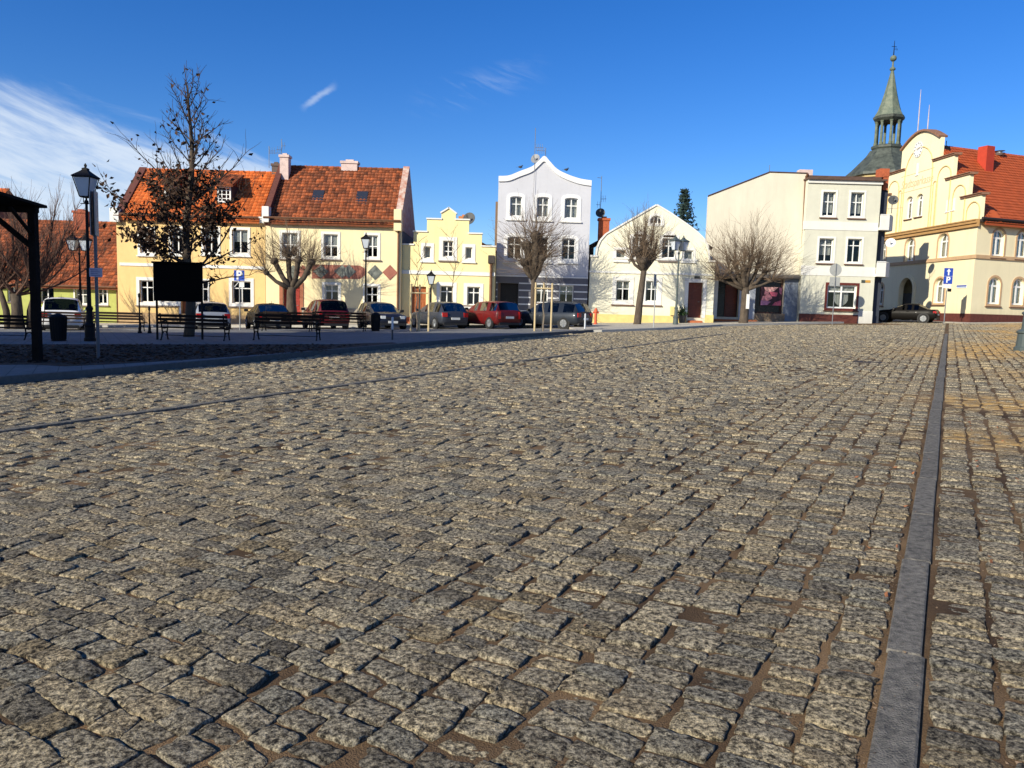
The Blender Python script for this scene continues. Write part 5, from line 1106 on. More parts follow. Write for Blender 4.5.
def hydrant():
    x = at(595.4, 325, 47.5).x; r = empty('fire_hydrant', (x, 47.5, gz(x, 47.5) + .12), 0, 'orange red standpipe hydrant left of the cream house', 'hydrant'); m = mat('hydrant_red', (.55, .10, .04), .5, .1)
    w = MB(); w.lathe([(.13, -.05), (.13, .05), (.085, .08), (.085, .72), (.12, .75), (.12, .85), (.09, .9), (.05, .97), (.03, 1.0)], 14); w.build('barrel', m, r); w = MB(); w.lathe([(.05, -.19), (.06, -.19), (.06, .19), (.05, .19)], 10, 0, 0, .72, axis='x'); w.build('outlet', m, r)
hydrant()
def pot():
    x = at(682, 321, 50.8).x; r = empty('planter', (x, 50.8, gz(x, 50.8) + .12), 0, 'dark pot with a small evergreen left of the brown door', 'plant pot'); w = MB(); w.lathe([(.16, 0), (.2, .05), (.27, .45), (.3, .47), (.3, .5), (.24, .5), (.22, .4)], 16); w.build('pot', M_('pot_dark', (.03, .03, .035), .5), r)
    w = MB()
    for i in range(700):
        a = random.random() * 2 * PI; q = Vector((random.gauss(0, .15), random.gauss(0, .15), .5 + abs(random.gauss(0, .25)))); t = Vector((random.gauss(0, 1), random.gauss(0, 1), random.gauss(.6, 1))).normalized() * .07; n = t.cross(Vector((0, .3, 1))).normalized() * .025
        w.add([q - t, q + n, q + t, q - n], [(0, 1, 2, 3)], random.random())
    w.build('foliage', M_('shrub_green', (.03, .07, .02), .8, .3, rnd=.5), r, fixn=False)
pot()
# ------------------------------------------------------------------ cars
CGLASS = glassmat('car_glass', (.10, .12, .12), .3)
TYRE = mat('tyre_rubber', (.018, .018, .018), .85, .1); RIM = mat('rim_silver', (.35, .36, .37), .35, .1, metal=.7); TRIMB = mat('black_plastic', (.015, .015, .016), .6, .1)
REDL = mat('tail_light_red', (.38, .012, .012), .2, .1, coat=.6); HEADL = mat('head_light_clear', (.55, .58, .6), .1, .1, coat=.8); PLATE = mat('plate_white', (.65, .65, .62), .5, .02)
def paint(n, c, metal=.3): return mat('paint_' + n, c, .4, .02, 1, metal=metal * .5, coat=.35 if max(c) > .015 else .02, spec=.3 if max(c) > .015 else .08)
def car(px, Y, alpha, label, pm, L=4.2, Wd=1.76, H=1.47, kind='hatch', name='parked_car', face=1, dark_low=True, grp='parked cars'):
    x = at(px, 328, Y).x; r = empty(name, (x, Y, gz(x, Y) + .01), math.radians(alpha) + (0 if face > 0 else PI), label, 'car', grp)
    hl = L / 2; w2 = Wd / 2; sh = {'suv': 1.02, 'mpv': .98}.get(kind, .92)
    hood0 = {'suv': .95, 'mpv': .9}.get(kind, .80)
    # (y, shoulder z, roof z or None, half width)
    rear_roof = {'hatch': -hl + .42, 'estate': -hl + .30, 'suv': -hl + .38, 'mpv': -hl + .25, 'sedan': -hl + 1.15, 'coupe': -hl + .95}[kind]
    rear_win = {'hatch': -hl + .10, 'estate': -hl + .06, 'suv': -hl + .10, 'mpv': -hl + .06, 'sedan': -hl + .55, 'coupe': -hl + .35}[kind]
    ws0 = hl - {'mpv': .85}.get(kind, 1.12); ws1 = ws0 - {'mpv': .75}.get(kind, .85)
    st = [(-hl, sh - .22, None, .86)]
    st += [(-hl + .04, sh - .08, None, .91)]
    if kind in ('sedan', 'coupe'): st += [(-hl + .12, sh + .03, None, .93)]
    st += [(rear_win, sh + .02, None, .95), (rear_roof, sh, H - .06, .985)]
    span = ws1 - rear_roof; nst = 7
    for k in range(1, nst): t = k / nst; st.append((rear_roof + span * t, sh - .02 * t, H - .06 * (2 * t - 1) ** 2 * (1 if t > .5 else .6), 1.))
    st += [(ws1, sh - .02, H - .07, 1.), (ws0, sh - .02, None, .985), (ws0 + (hl - ws0) * .45, hood0 + .06, None, .965), (hl - .22, hood0 - .03, None, .92), (hl - .05, hood0 - .16, None, .86), (hl, hood0 - .26, None, .80)]
    V = []; NP = 11
    for (y, s_, rf, k) in st:
        w = w2 * k; e = (abs(y) / hl) ** 6; zb = .2 + .1 * e
        pr = [(0, zb), (.78 * w, zb), (.95 * w, zb + .1), (w, .46), (.995 * w, .66), (.965 * w, s_ - .03), (.93 * w, s_)]
        if rf: pr += [(.76 * w, rf - .07), (.66 * w, rf - .012), (.35 * w, rf + .02), (0, rf + .03)]
        else: pr += [(.80 * w, s_ + .018), (.6 * w, s_ + .032), (.3 * w, s_ + .04), (0, s_ + .042)]
        for a, z in pr: V.append((a, y, min(z, s_ + 9)))
    n = len(st); body, fs = [], []
    G = {'windscreen': [], 'rear_window': [], 'side_window': []}
    iA = [i for i, s in enumerate(st) if s[2]][0]; iB = [i for i, s in enumerate(st) if s[2]][-1]
    for i in range(n - 1):
        for j in range(NP - 1):
            q = (i * NP + j, i * NP + j + 1, (i + 1) * NP + j + 1, (i + 1) * NP + j)
            key = None
            if i == iA - 1 and j >= 7: key = 'rear_window'
            elif i == iB and j >= 7: key = 'windscreen'
            elif iA <= i < iB and j == 6: key = 'side_window' if (i - iA) not in (2, 5) or kind == 'x' else None
            if key: G[key].append(q)
            body.append(q) if not key else None
    body += [tuple(range(NP - 1, -1, -1)), tuple((n - 1) * NP + k for k in range(NP))]
    def mirror(faces):
        m = len(V); return V + [(-a, b, c) for a, b, c in V], faces + [tuple(k + m for k in reversed(f)) for f in faces]
    vs, f2 = mirror(body); mb = MB(); mb.add(vs, f2); bo = mb.build('body', pm, r, fixn=False)
    bm = bmesh.new(); bm.from_mesh(bo.data); bmesh.ops.remove_doubles(bm, verts=bm.verts, dist=.0005); bmesh.ops.delete(bm, geom=[v for v in bm.verts if not v.link_faces], context='VERTS'); bmesh.ops.recalc_face_normals(bm, faces=bm.faces); bm.to_mesh(bo.data); bm.free()
    for p in bo.data.polygons: p.use_smooth = True
    for nm, fc in G.items():
        vs, f2 = mirror(fc)
        if nm == 'side_window':
            for sg in (0, 1):
                g = MB(); g.add(vs, f2[:len(fc)] if sg == 0 else f2[len(fc):]); o = g.build(nm, CGLASS, r, fixn=False); _clean(o)
        else: g = MB(); g.add(vs, f2); o = g.build(nm, CGLASS, r, fixn=False); _clean(o)
    # cabin floor/seats so the glass shows depth
    g = MB()
    for sx in (-.36, .36):
        for yy in (-.55, .35): g.box(sx - .24, sx + .24, yy - .1, yy + .08, .4, sh + .12, bev=.03); g.box(sx - .11, sx + .11, yy - .07, yy + .05, sh + .14, sh + .33, bev=.03)
    g.build('seats', TRIMB, r)
    # wheels
    wr = .33 if kind != 'suv' else .37; wb = L * .31
    for sx in (-1, 1):
        for yy in (-wb, wb + .06):
            a = MB(); a.lathe([(.001, -.004), (wr + .065, -.004), (wr + .065, .006), (.001, .006)], 22, sx * w2 * .985, yy, wr, axis='x'); wa = a.build('wheel_arch', TRIMB, r)
            t = MB(); o_ = sx * (w2 * .985 - .09); t.lathe([(wr * .62, -.10), (wr * .93, -.105), (wr, -.07), (wr, .07), (wr * .93, .105), (wr * .62, .10)], 22, o_ + sx * .01, yy, wr - .01, axis='x'); wh = t.build('wheel', TYRE, r)
            q = MB(); xo = o_ + sx * .105; q.lathe([(.001, -.012), (wr * .63, -.012), (wr * .66, .008), (wr * .58, .012), (.001, .0)], 20, xo, yy, wr - .01, axis='x')
            for k in range(7):
                t_ = 2 * PI * k / 7; c_, s_ = math.cos(t_), math.sin(t_); q.tube([(xo + sx * .014, yy + .05 * c_, wr - .01 + .05 * s_), (xo + sx * .014, yy + wr * .6 * c_, wr - .01 + wr * .6 * s_)], .022, 4)
            q.build('rim', RIM, wh)
    # rear end
    yr = -hl; lw = .86 * w2
    for sg in (-1, 1):
        q = MB()
        if kind in ('mpv', 'estate', 'hatch', 'suv'): zt = sh - .02; zb = sh - .25 if kind != 'mpv' else sh - .42; ww = .30 if kind != 'mpv' else .17
        else: zt, zb, ww = sh - .06, sh - .22, .34
        xo = sg * w2 * .925; q.flat([(xo, yr + .20), (xo - sg * .03, yr + .0), (xo - sg * ww, yr - .035), (xo - sg * ww, yr + .1), (xo - sg * .05, yr + .25)], zb, zt); q.build('tail_light', REDL, r)
        q = MB(); yf = hl; xo = sg * w2 * .87; q.flat([(xo + sg * .035, yf - .32), (xo, yf - .1), (xo - sg * .12, yf - .0), (xo - sg * .36, yf + .02), (xo - sg * .36, yf - .1), (xo - sg * .05, yf - .3)], hood0 - .21, hood0 - .055); q.build('headlight', HEADL, r)
        q = MB(); xm = sg * (w2 + .09); ym = ws1 + .52; q.box(xm - .11, xm + .09, ym - .05, ym + .05, sh - .0, sh + .14, bev=.02); q.tube([(sg * w2 * .92, ym, sh), (xm, ym, sh + .05)], .025, 5); q.build('wing_mirror', TRIMB if kind != 'suv' else pm, r)
        for yy in (-.25, .75):
            q = MB(); q.box(min(sg * w2 * .985, sg * (w2 + .012)), max(sg * w2 * .985, sg * (w2 + .012)), yy - .09, yy + .09, .78, .81); q.build('door_handle', pm, r)
    for sg in (-1, 1):
        for yy in (-wb * .55, .28, .28 + wb * .72):
            q = MB(); q.tube([(sg * (w2 * 1.0), yy, .36), (sg * w2 * 1.002, yy, .46), (sg * w2 * .998, yy, .66), (sg * w2 * .968, yy - .03, sh - .05), (sg * w2 * .935, yy - .04, sh)], .007, 4); q.build('door_seam', TRIMB, r)
    for (y0, sgn, zz) in ((yr, -1, sh - .34 if kind != 'sedan' else sh - .3), (hl, 1, .42)):
        q = MB(); a, b = sorted((y0 + sgn * .035, y0 - sgn * .02)); q.box(-.26, .26, a, b, zz - .06, zz + .06); q.build('number_plate', PLATE, r)
        q = MB(); a, b = sorted((y0 + sgn * .03, y0 - sgn * .1)); q.box(-w2 * .80, w2 * .80, a, b, .24, .37, bev=.02); q.build('bumper', TRIMB, r)
    q = MB(); q.box(-.40, .40, hl - .03, hl + .018, hood0 - .24, hood0 - .12, bev=.01); q.build('grille', TRIMB, r)
    q = MB(); q.box(-.12, .12, rear_roof + .1, rear_roof + .14, H + .03, H + .05); q.tube([(0, rear_roof + .25, H), (0, rear_roof + .05, H + .16)], .008, 4); q.build('roof_aerial', TRIMB, r)
    if kind in ('estate', 'suv'):
        for sg in (-1, 1): q = MB(); q.tube([(sg * w2 * .68, rear_roof + .1, H - .01), (sg * w2 * .68, rear_roof + .2, H + .05), (sg * w2 * .68, ws1 - .2, H + .05), (sg * w2 * .68, ws1 - .1, H - .01)], .017, 5); q.build('roof_rail', TRIMB, r)
    return r
def _clean(o):
    bm = bmesh.new(); bm.from_mesh(o.data); bmesh.ops.remove_doubles(bm, verts=bm.verts, dist=.0005); bmesh.ops.delete(bm, geom=[v for v in bm.verts if not v.link_faces], context='VERTS'); bm.to_mesh(o.data); bm.free()
    for p in o.data.polygons: p.use_smooth = True
car(64.5, 38.9, 27, 'white sport utility car seen from behind at the far left', paint('white', (.85, .85, .84), 0), L=4.5, Wd=1.86, H=1.66, kind='suv')
car(209, 40.2, 27, 'silver grey car seen from behind, between the notice board and the parking sign', paint('silver', (.32, .34, .37), .5), L=4.4, kind='hatch', H=1.45)
car(268, 40.8, 27, 'black low car seen from behind, left of the thick forked tree', paint('black', (.010, .009, .008), 0), L=4.35, Wd=1.8, kind='coupe', H=1.36)
car(325, 41.8, 27, 'dark red tall hatchback seen from behind, right of the thick forked tree', paint('dark_red', (.10, .006, .008), .2), L=4.1, Wd=1.74, H=1.58, kind='mpv')
car(381, 42.6, 27, 'dark blue car facing the camera with a bright headlight', paint('navy', (.012, .015, .03), .3), L=4.2, H=1.44, kind='hatch', face=-1)
car(438, 43.7, 33, 'grey blue hatchback seen from behind, before the lemon stepped gable house', paint('greyblue', (.04, .046, .062), .4), L=4.1, H=1.46, kind='hatch')
car(489, 43.8, 36, 'red people carrier seen from behind, left of the dark estate car', paint('red', (.13, .008, .008), .2), L=4.0, Wd=1.7, H=1.5, kind='mpv')
car(550, 43.6, 54, 'dark grey blue estate car seen from its side, behind the three pale stakes', paint('anthracite', (.020, .026, .036), .4), L=4.6, H=1.46, kind='estate')
car(905, 57.0, 52, 'black car parked in the shade by the dark archway of the town hall', paint('black', (.010, .009, .008), 0), L=4.2, H=1.36, kind='sedan')

# ------------------------------------------------------------------ ground
def soilmat():
    m, nt, b = _nt('joint_soil'); N, L = nt.nodes, nt.links; tc = N.new('ShaderNodeTexCoord')
    n = N.new('ShaderNodeTexNoise'); n.inputs['Scale'].default_value = 1.1; n.inputs['Detail'].default_value = 8; L.new(tc.outputs['Object'], n.inputs['Vector'])
    r = N.new('ShaderNodeValToRGB'); L.new(n.outputs[0], r.inputs[0]); r.color_ramp.elements[0].position = .35; r.color_ramp.elements[1].position = .68
    r.color_ramp.elements[0].color = (.062, .040, .025, 1); r.color_ramp.elements[1].color = (.225, .145, .078, 1)
    g = N.new('ShaderNodeTexNoise'); g.inputs['Scale'].default_value = 160; g.inputs['Detail'].default_value = 3; L.new(tc.outputs['Object'], g.inputs['Vector'])
    mx = N.new('ShaderNodeMixRGB'); mx.blend_type = 'OVERLAY'; mx.inputs[0].default_value = .8; L.new(r.outputs[0], mx.inputs[1]); L.new(g.outputs[0], mx.inputs[2]); L.new(mx.outputs[0], b.inputs['Base Color']); b.inputs['Roughness'].default_value = 1; b.inputs['Specular IOR Level'].default_value = .1
    bp = N.new('ShaderNodeBump'); bp.inputs['Strength'].default_value = .8; bp.inputs['Distance'].default_value = .01; L.new(g.outputs[0], bp.inputs['Height']); L.new(bp.outputs[0], b.inputs['Normal']); return m
SOIL = soilmat()
def granite():
    m, nt, b = _nt('granite_sett'); N, L = nt.nodes, nt.links; tc = N.new('ShaderNodeTexCoord'); at_ = N.new('ShaderNodeAttribute'); at_.attribute_name = 'rnd'
    def noise_(s, d, r=.6): n = N.new('ShaderNodeTexNoise'); n.inputs['Scale'].default_value = s; n.inputs['Detail'].default_value = d; n.inputs['Roughness'].default_value = r; L.new(tc.outputs['Object'], n.inputs['Vector']); return n
    def ramp(src, stops):
        r = N.new('ShaderNodeValToRGB'); L.new(src, r.inputs[0]); e = r.color_ramp.elements
        while len(e) < len(stops): e.new(.5)
        for q, (p, c) in zip(e, stops): q.position = p; q.color = (*c, 1)
        return r
    spk = noise_(46, 7, .82); c1 = ramp(spk.outputs[0], [(.405, (.024, .022, .019)), (.465, (.145, .130, .103)), (.525, (.39, .35, .265)), (.61, (.76, .68, .51))])
    tint = ramp(at_.outputs['Fac'], [(0, (.50, .49, .49)), (.2, (.80, .78, .76)), (.4, (1.05, 1.0, .92)), (.58, (.74, .76, .78)), (.72, (1.0, .90, .76)), (.88, (1.25, 1.17, 1.02)), (1, (.66, .58, .46))])
    mu = N.new('ShaderNodeMixRGB'); mu.blend_type = 'MULTIPLY'; mu.inputs[0].default_value = 1; L.new(c1.outputs[0], mu.inputs[1]); L.new(tint.outputs[0], mu.inputs[2])
    # brown dirt in patches with its own shape
    d = noise_(.55, 6, .6); dr = ramp(d.outputs[0], [(.42, (0, 0, 0)), (.75, (.34, .34, .34))]); d2 = noise_(14, 5, .7); dd = ramp(d2.outputs[0], [(.45, (0, 0, 0)), (.62, (1, 1, 1))])
    ml = N.new('ShaderNodeMath'); ml.operation = 'MULTIPLY'; L.new(dr.outputs[0], ml.inputs[0]); L.new(dd.outputs[0], ml.inputs[1])
    m2 = N.new('ShaderNodeMixRGB'); L.new(ml.outputs[0], m2.inputs[0]); L.new(mu.outputs[0], m2.inputs[1]); m2.inputs[2].default_value = (.22, .155, .095, 1)
    # yellow sand spread over the right hand side
    sa = N.new('ShaderNodeAttribute'); sa.attribute_name = 'sand'; sn = noise_(5, 6, .7); sm = N.new('ShaderNodeMath'); sm.operation = 'MULTIPLY'; sr = ramp(sn.outputs[0], [(.38, (0, 0, 0)), (.54, (1, 1, 1))]); L.new(sa.outputs['Fac'], sm.inputs[0]); L.new(sr.outputs[0], sm.inputs[1])
    m3 = N.new('ShaderNodeMixRGB'); L.new(sm.outputs[0], m3.inputs[0]); L.new(m2.outputs[0], m3.inputs[1]); m3.inputs[2].default_value = (.42, .27, .11, 1)
    L.new(m3.outputs[0], b.inputs['Base Color']); b.inputs['Roughness'].default_value = .82; b.inputs['Specular IOR Level'].default_value = .108
    bn = noise_(70, 6, .7); bp = N.new('ShaderNodeBump'); bp.inputs['Strength'].default_value = 1.; bp.inputs['Distance'].default_value = .032; L.new(bn.outputs[0], bp.inputs['Height']); L.new(bp.outputs[0], b.inputs['Normal']); return m
SETT = granite()
def grid_sheet(name, xs, ys, dz, m, kind='structure'):
    nx, ny = len(xs), len(ys); v = [(x, y, gz(x, y) + dz) for y in ys for x in xs]; f = [(j * nx + i, j * nx + i + 1, (j + 1) * nx + i + 1, (j + 1) * nx + i) for j in range(ny - 1) for i in range(nx - 1)]
    mb = MB(); mb.add(v, f); return tag(mb.build(name, m, fixn=False), kind=kind)
grid_sheet('ground', [-900, -300, -120] + list(range(-60, 61, 6)) + [120, 300, 900], [-600, -200, -60, -20] + list(range(-14, 111, 6)) + [110, 200, 500, 1200], -.010, SOIL)
def vnoise(x, y, s, seed=0):
    """value noise in numpy, about -1..1"""
    x = x * s + seed * 17.3; y = y * s + seed * 9.1; xi = np.floor(x).astype(np.int64); yi = np.floor(y).astype(np.int64); fx = x - xi; fy = y - yi; fx = fx * fx * (3 - 2 * fx); fy = fy * fy * (3 - 2 * fy)
    def h(a, b):
        n = (a * 374761393 + b * 668265263 + seed * 1442695) & 0x7fffffff; n = ((n ^ (n >> 13)) * 1274126177) & 0x7fffffff; return ((n ^ (n >> 16)) & 0xffff) / 32767.5 - 1
    return (h(xi, yi) * (1 - fx) + h(xi + 1, yi) * fx) * (1 - fy) + (h(xi, yi + 1) * (1 - fx) + h(xi + 1, yi + 1) * fx) * fy
# street axis from the long kerb strip on the right
A0 = Vector(gnd(890.4, 768)); A1 = Vector(gnd(942.3, 365)); DV = (A1 - A0).normalized(); NV = Vector((DV.y, -DV.x))  # NV points right
def st(x, y): return (x - A0.x) * NV.x + (y - A0.y) * NV.y, (x - A0.x) * DV.x + (y - A0.y) * DV.y
S2 = st(*gnd(300, 391.5))[0]; HALF = .064
KERB = [(-20.5, -8), (-15.5, 1.0)] + [gnd(*p) for p in ((0, 384), (60, 379), (130, 373), (200, 366.5), (300, 357), (400, 347.5), (500, 339), (560, 334.5), (605, 331.5))]
SWALK = [gnd(*p) for p in ((600, 332.2), (654, 330.2), (675, 329.2), (720, 326.3), (790, 324.5), (872, 322.6))]
SWALK = [(SWALK[0][0] - 1.2, SWALK[0][1] + .0)] + SWALK + [(SWALK[-1][0] + .6, SWALK[-1][1] + 12)]
kx = np.array([p[0] for p in KERB]); ky = np.array([p[1] for p in KERB])
def cells():
    out = []; smax = 34.
    edges = [0 - HALF - .02]; k = 0
    while edges[-1] > -34: edges.append(edges[-1] - (random.uniform(.175, .215))); k += 1
    left = edges; edges = [HALF + .02]; k = 0
    while edges[-1] < smax: edges.append(edges[-1] + (random.uniform(.205, .235) if k < 5 else random.uniform(.17, .21))); k += 1
    cols = [(left[i + 1], left[i], i, 0) for i in range(len(left) - 1)] + [(edges[i], edges[i + 1], i, 1) for i in range(len(edges) - 1)]
    zone = left[10]
    def finish(c, a, b, t0, t1, gap, side):
        cen = c.mean(1, keepdims=True); dv = c - cen; hw = np.maximum((b - a) / 2, .03); hlen = np.maximum((t1 - t0) / 2, .03)
        c = cen + np.stack([dv[:, :, 0] * (1 - gap / hw)[:, None], dv[:, :, 1] * (1 - gap / hlen)[:, None]], 2)
        out.append((c, np.full(len(c), side)))
    for (a, b, i, side) in cols:
        if side == 0 and a < zone - .001: continue
        ln = rng.uniform(.10, .155, 900) if side == 0 else rng.uniform(.105, .165, 900)
        t = np.cumsum(ln) - 6 - rng.uniform(0, .2)
        t0, t1 = t[:-1], t[1:]; n = len(t0)
        c = np.zeros((n, 4, 2)); c[:, 0] = np.stack([np.full(n, a), t0], 1); c[:, 1] = np.stack([np.full(n, b), t0], 1); c[:, 2] = np.stack([np.full(n, b), t1], 1); c[:, 3] = np.stack([np.full(n, a), t1], 1)
        skew = rng.normal(0, .012, n + 1); c[:, 1, 1] += skew[:-1]; c[:, 2, 1] += skew[1:]
        c[:, :, 0] += rng.normal(0, .010, n)[:, None] * (0 if i == 0 else 1); c += rng.normal(0, .007, c.shape)
        finish(c, np.full(n, a), np.full(n, b), t0, t1, rng.uniform(.005, .011, n) + (.005 if side and i > 0 else 0), 1. if side else 0.)
    # further left the courses run across the street
    t = -6.
    while t < 76:
        h = random.uniform(.125, .172)
        for (x0, x1) in ((-36., S2 - .075), (S2 + .075, zone + random.uniform(-.06, .03))):
            wds = rng.uniform(.12, .20, int((x1 - x0) / .16)); e = x0 + np.concatenate([[0], np.cumsum(wds)]) * (x1 - x0) / wds.sum(); a, b = e[:-1], e[1:]; n = len(a)
            c = np.zeros((n, 4, 2)); sk0 = rng.normal(0, .009, n + 1); sk1 = rng.normal(0, .009, n + 1)
            c[:, 0] = np.stack([a + sk0[:-1], np.full(n, t)], 1); c[:, 1] = np.stack([b + sk0[1:], np.full(n, t)], 1); c[:, 2] = np.stack([b + sk1[1:], np.full(n, t + h)], 1); c[:, 3] = np.stack([a + sk1[:-1], np.full(n, t + h)], 1)
            c[:, :, 1] += rng.normal(0, .0035, n)[:, None]; c += rng.normal(0, .0055, c.shape)
            finish(c, a, b, np.full(n, t), np.full(n, t + h), rng.uniform(.001, .0055, n), 0.)
        t += h
    c = np.concatenate([o[0] for o in out]); sd = np.concatenate([o[1] for o in out])
    # gentle waviness of the courses away from the kerb strip
    s, t = c[:, :, 0], c[:, :, 1]; amp = np.clip((np.abs(s) - .5) / 2, 0, 1) * .05
    far2 = np.clip((np.abs(s - S2) - .15) / 1, 0, 1)
    s2 = s + amp * far2 * vnoise(s, t, .45, 3) + amp * .35 * far2 * vnoise(s, t, 1.6, 4); t2 = t + (.05 + amp * 2.2) * vnoise(s, t, .5, 5) + .018 * vnoise(s, t, 2.4, 6)
    X = A0.x + s2 * NV.x + t2 * DV.x; Yw = A0.y + s2 * NV.y + t2 * DV.y
    return np.stack([X, Yw], 2), sd, s.mean(1), t.mean(1)
def poly_x(poly, y): ys = np.array([p[1] for p in poly]); xs = np.array([p[0] for p in poly]); return np.interp(y, ys, xs)
def build_setts():
    c, sd, S, T = cells(); cx, cy = c[:, :, 0].mean(1), c[:, :, 1].mean(1)
    ok = (cy > -3.5) & (cy < 74) & (np.abs(cx) < .73 * np.maximum(cy, 0) + 8.5)
    ok &= (cx > np.interp(cy, ky, kx) + .16) | (cy > KERB[-1][1])
    sx = np.array([p[0] for p in SWALK]); sy = np.array([p[1] for p in SWALK])
    ok &= ~((cy > np.interp(cx, sx, sy) - .08) & (cx < sx[-2] + .0))
    ok &= ~((cy > KERB[-1][1] - .2) & (cx < sx[1]))
    ok &= ~((cy > 50.5) & (cx < sx[-1] - .5 ))
    dgx, dgy = -.14, .99
    corner = at(969.5, 321, YC); fx = corner.x - .14 * np.maximum(0, cy - corner.y) / .99 - 1.3
    ok &= ~((cy > corner.y - 1.2) & (cx > fx)); ok &= ~((cx > corner.x - 1) & (cy > corner.y - 1.3 + (cx - corner.x) * .26))
    c, sd, S, T, cx, cy = c[ok], sd[ok], S[ok], T[ok], cx[ok], cy[ok]
    dist = np.hypot(cx, cy)
    me_v, me_f, me_r, me_s = [], [], [], []; off = 0
    for (d0, d1, kn, noiseamp) in ((-1, 6.5, 'A', 1.), (6.5, 16, 'B', .8), (16, 200, 'C', .4)):
        k = (dist > d0) & (dist <= d1); q = c[k]; n = len(q)
        if n == 0: continue
        g = {'A': np.array([-1, -1, -.93, -.78, -.55, -.28, 0, .28, .55, .78, .93, 1, 1]), 'B': np.array([-1, -1, -.84, -.35, .35, .84, 1, 1]), 'C': np.array([-1, -1, -.6, .6, 1, 1])}[kn]
        m = len(g); ga, gb = np.meshgrid(g, g, indexing='xy'); sk = np.zeros((m, m)); sk[0, :] = sk[-1, :] = sk[:, 0] = sk[:, -1] = 1
        a = ga * np.sqrt(1 - .06 * gb ** 2 * np.abs(gb) ** 2); b = gb * np.sqrt(1 - .06 * ga ** 2 * np.abs(ga) ** 2)
        wts = [(1 - a) * (1 - b) / 4, (1 + a) * (1 - b) / 4, (1 + a) * (1 + b) / 4, (1 - a) * (1 + b) / 4]
        P = sum(q[:, i, None, None, :] * wts[i][None, :, :, None] for i in range(4))
        edge = np.maximum(np.abs(a), np.abs(b)); ee = (np.abs(ga) ** 6 + np.abs(gb) ** 6)
        if kn == 'A':
            rr = .011; wob = np.stack([vnoise(P[..., 0], P[..., 1], 26, 8), vnoise(P[..., 0], P[..., 1], 26, 9)], -1) * .006; P = P + wob * np.clip(edge * 1.2 - .3, 0, 1)[None, :, :, None]
        hs_ = {'A': 1., 'B': 1.6, 'C': 2.5}[kn]; h0 = rng.normal(0, .0042 * hs_, n); tx = rng.normal(0, .026 * hs_, n); ty = rng.normal(0, .026 * hs_, n); cen = q.mean(1)
        x, y = P[..., 0], P[..., 1]; z = GA * x + GB * y
        z = z + h0[:, None, None] + tx[:, None, None] * (x - cen[:, 0, None, None]) + ty[:, None, None] * (y - cen[:, 1, None, None])
        z = z + .004 - {'A': .0040, 'B': .009, 'C': .015}[kn] * np.minimum(ee, 1.6)[None]
        if kn in 'AB':
            nz = vnoise(x, y, 14, 1) * .0045 + vnoise(x, y, 38, 2) * .0034 + (vnoise(x, y, 85, 7) * .0022 if kn == 'A' else 0); z = z + nz * noiseamp
        else: z = z + rng.normal(0, .0035, z.shape)
        z = np.where(sk[None] > 0, z - .032, z)
        V = np.stack([x, y, z], -1).reshape(n, m * m, 3)
        idx = np.arange(m * m).reshape(m, m); F_ = np.stack([idx[:-1, :-1], idx[:-1, 1:], idx[1:, 1:], idx[1:, :-1]], -1).reshape(-1, 4)
        FF = (F_[None] + (np.arange(n) * m * m)[:, None, None] + off).reshape(-1, 4); off += n * m * m
        me_v.append(V.reshape(-1, 3)); me_f.append(FF); rr_ = rng.random(n) ; me_r.append(np.repeat(rr_, m * m))
        sand = np.clip(sd[k] * (vnoise(cen[:, 0], cen[:, 1], .35, 12) * 1.0 + np.clip((S[k] - .6) / 3, -.3, .9)), 0, 1) * np.clip((cen[:, 1] - 3.5) / 4, 0, 1); 
        for (gx, gy), gr, gs in ((gnd(1002, 404), 1.0, 1.2), (gnd(1016, 352), 2.2, 1.2), (gnd(962, 356), 1.6, .8), (gnd(985, 440), .7, .7)): sand = sand + gs * np.exp(-((cen[:, 0] - gx) ** 2 + (cen[:, 1] - gy) ** 2) / gr ** 2)
        me_s.append(np.repeat(np.clip(sand, 0, 1), m * m))
    V = np.concatenate(me_v).astype(np.float32); FF = np.concatenate(me_f).astype(np.int32)
    me = bpy.data.meshes.new('cobblestone_road'); me.vertices.add(len(V)); me.vertices.foreach_set('co', V.ravel()); me.loops.add(FF.size); me.loops.foreach_set('vertex_index', FF.ravel())
    me.polygons.add(len(FF)); me.polygons.foreach_set('loop_start', np.arange(0, FF.size, 4, dtype=np.int32)); me.polygons.foreach_set('loop_total', np.full(len(FF), 4, dtype=np.int32)); me.update(calc_edges=True)
    for nm, arr in (('rnd', np.concatenate(me_r)), ('sand', np.concatenate(me_s))): a = me.attributes.new(nm, 'FLOAT', 'POINT'); a.data.foreach_set('value', arr.astype(np.float32))
    me.polygons.foreach_set('use_smooth', np.ones(len(FF), dtype=bool)); me.materials.append(SETT)
    o = bpy.data.objects.new('cobblestone_road', me); C.objects.link(o); tag(o, kind='structure'); print('setts', len(cx), 'verts', len(V))
build_setts()
def grit():
    mb = MB()
    for i in range(5200):
        t = abs(random.gauss(0, 2.6)) - .6; s = random.choice([random.gauss(-.11, .025), random.gauss(-.36, .03), random.gauss(.36, .03), random.uniform(-2.2, 1.4), random.uniform(-6, 1.4)])
        x = A0.x + s * NV.x + t * DV.x; y = A0.y + s * NV.y + t * DV.y; z = gz(x, y) - .009 if abs(s) > HALF else gz(x, y) + .011; k = random.uniform(.0015, .006); q = Vector((x, y, z))
        p = [q + Vector((random.gauss(0, k), random.gauss(0, k), random.uniform(0, k * 1.6))) for _ in range(4)]; mb.add(p, [(0, 1, 2), (0, 2, 3), (0, 3, 1), (1, 3, 2)], random.random())
    tag(mb.build('joint_grit', M_('grit', (.17, .12, .08), .95, .4, 3, rnd=.7), fixn=False), kind='stuff')
grit()
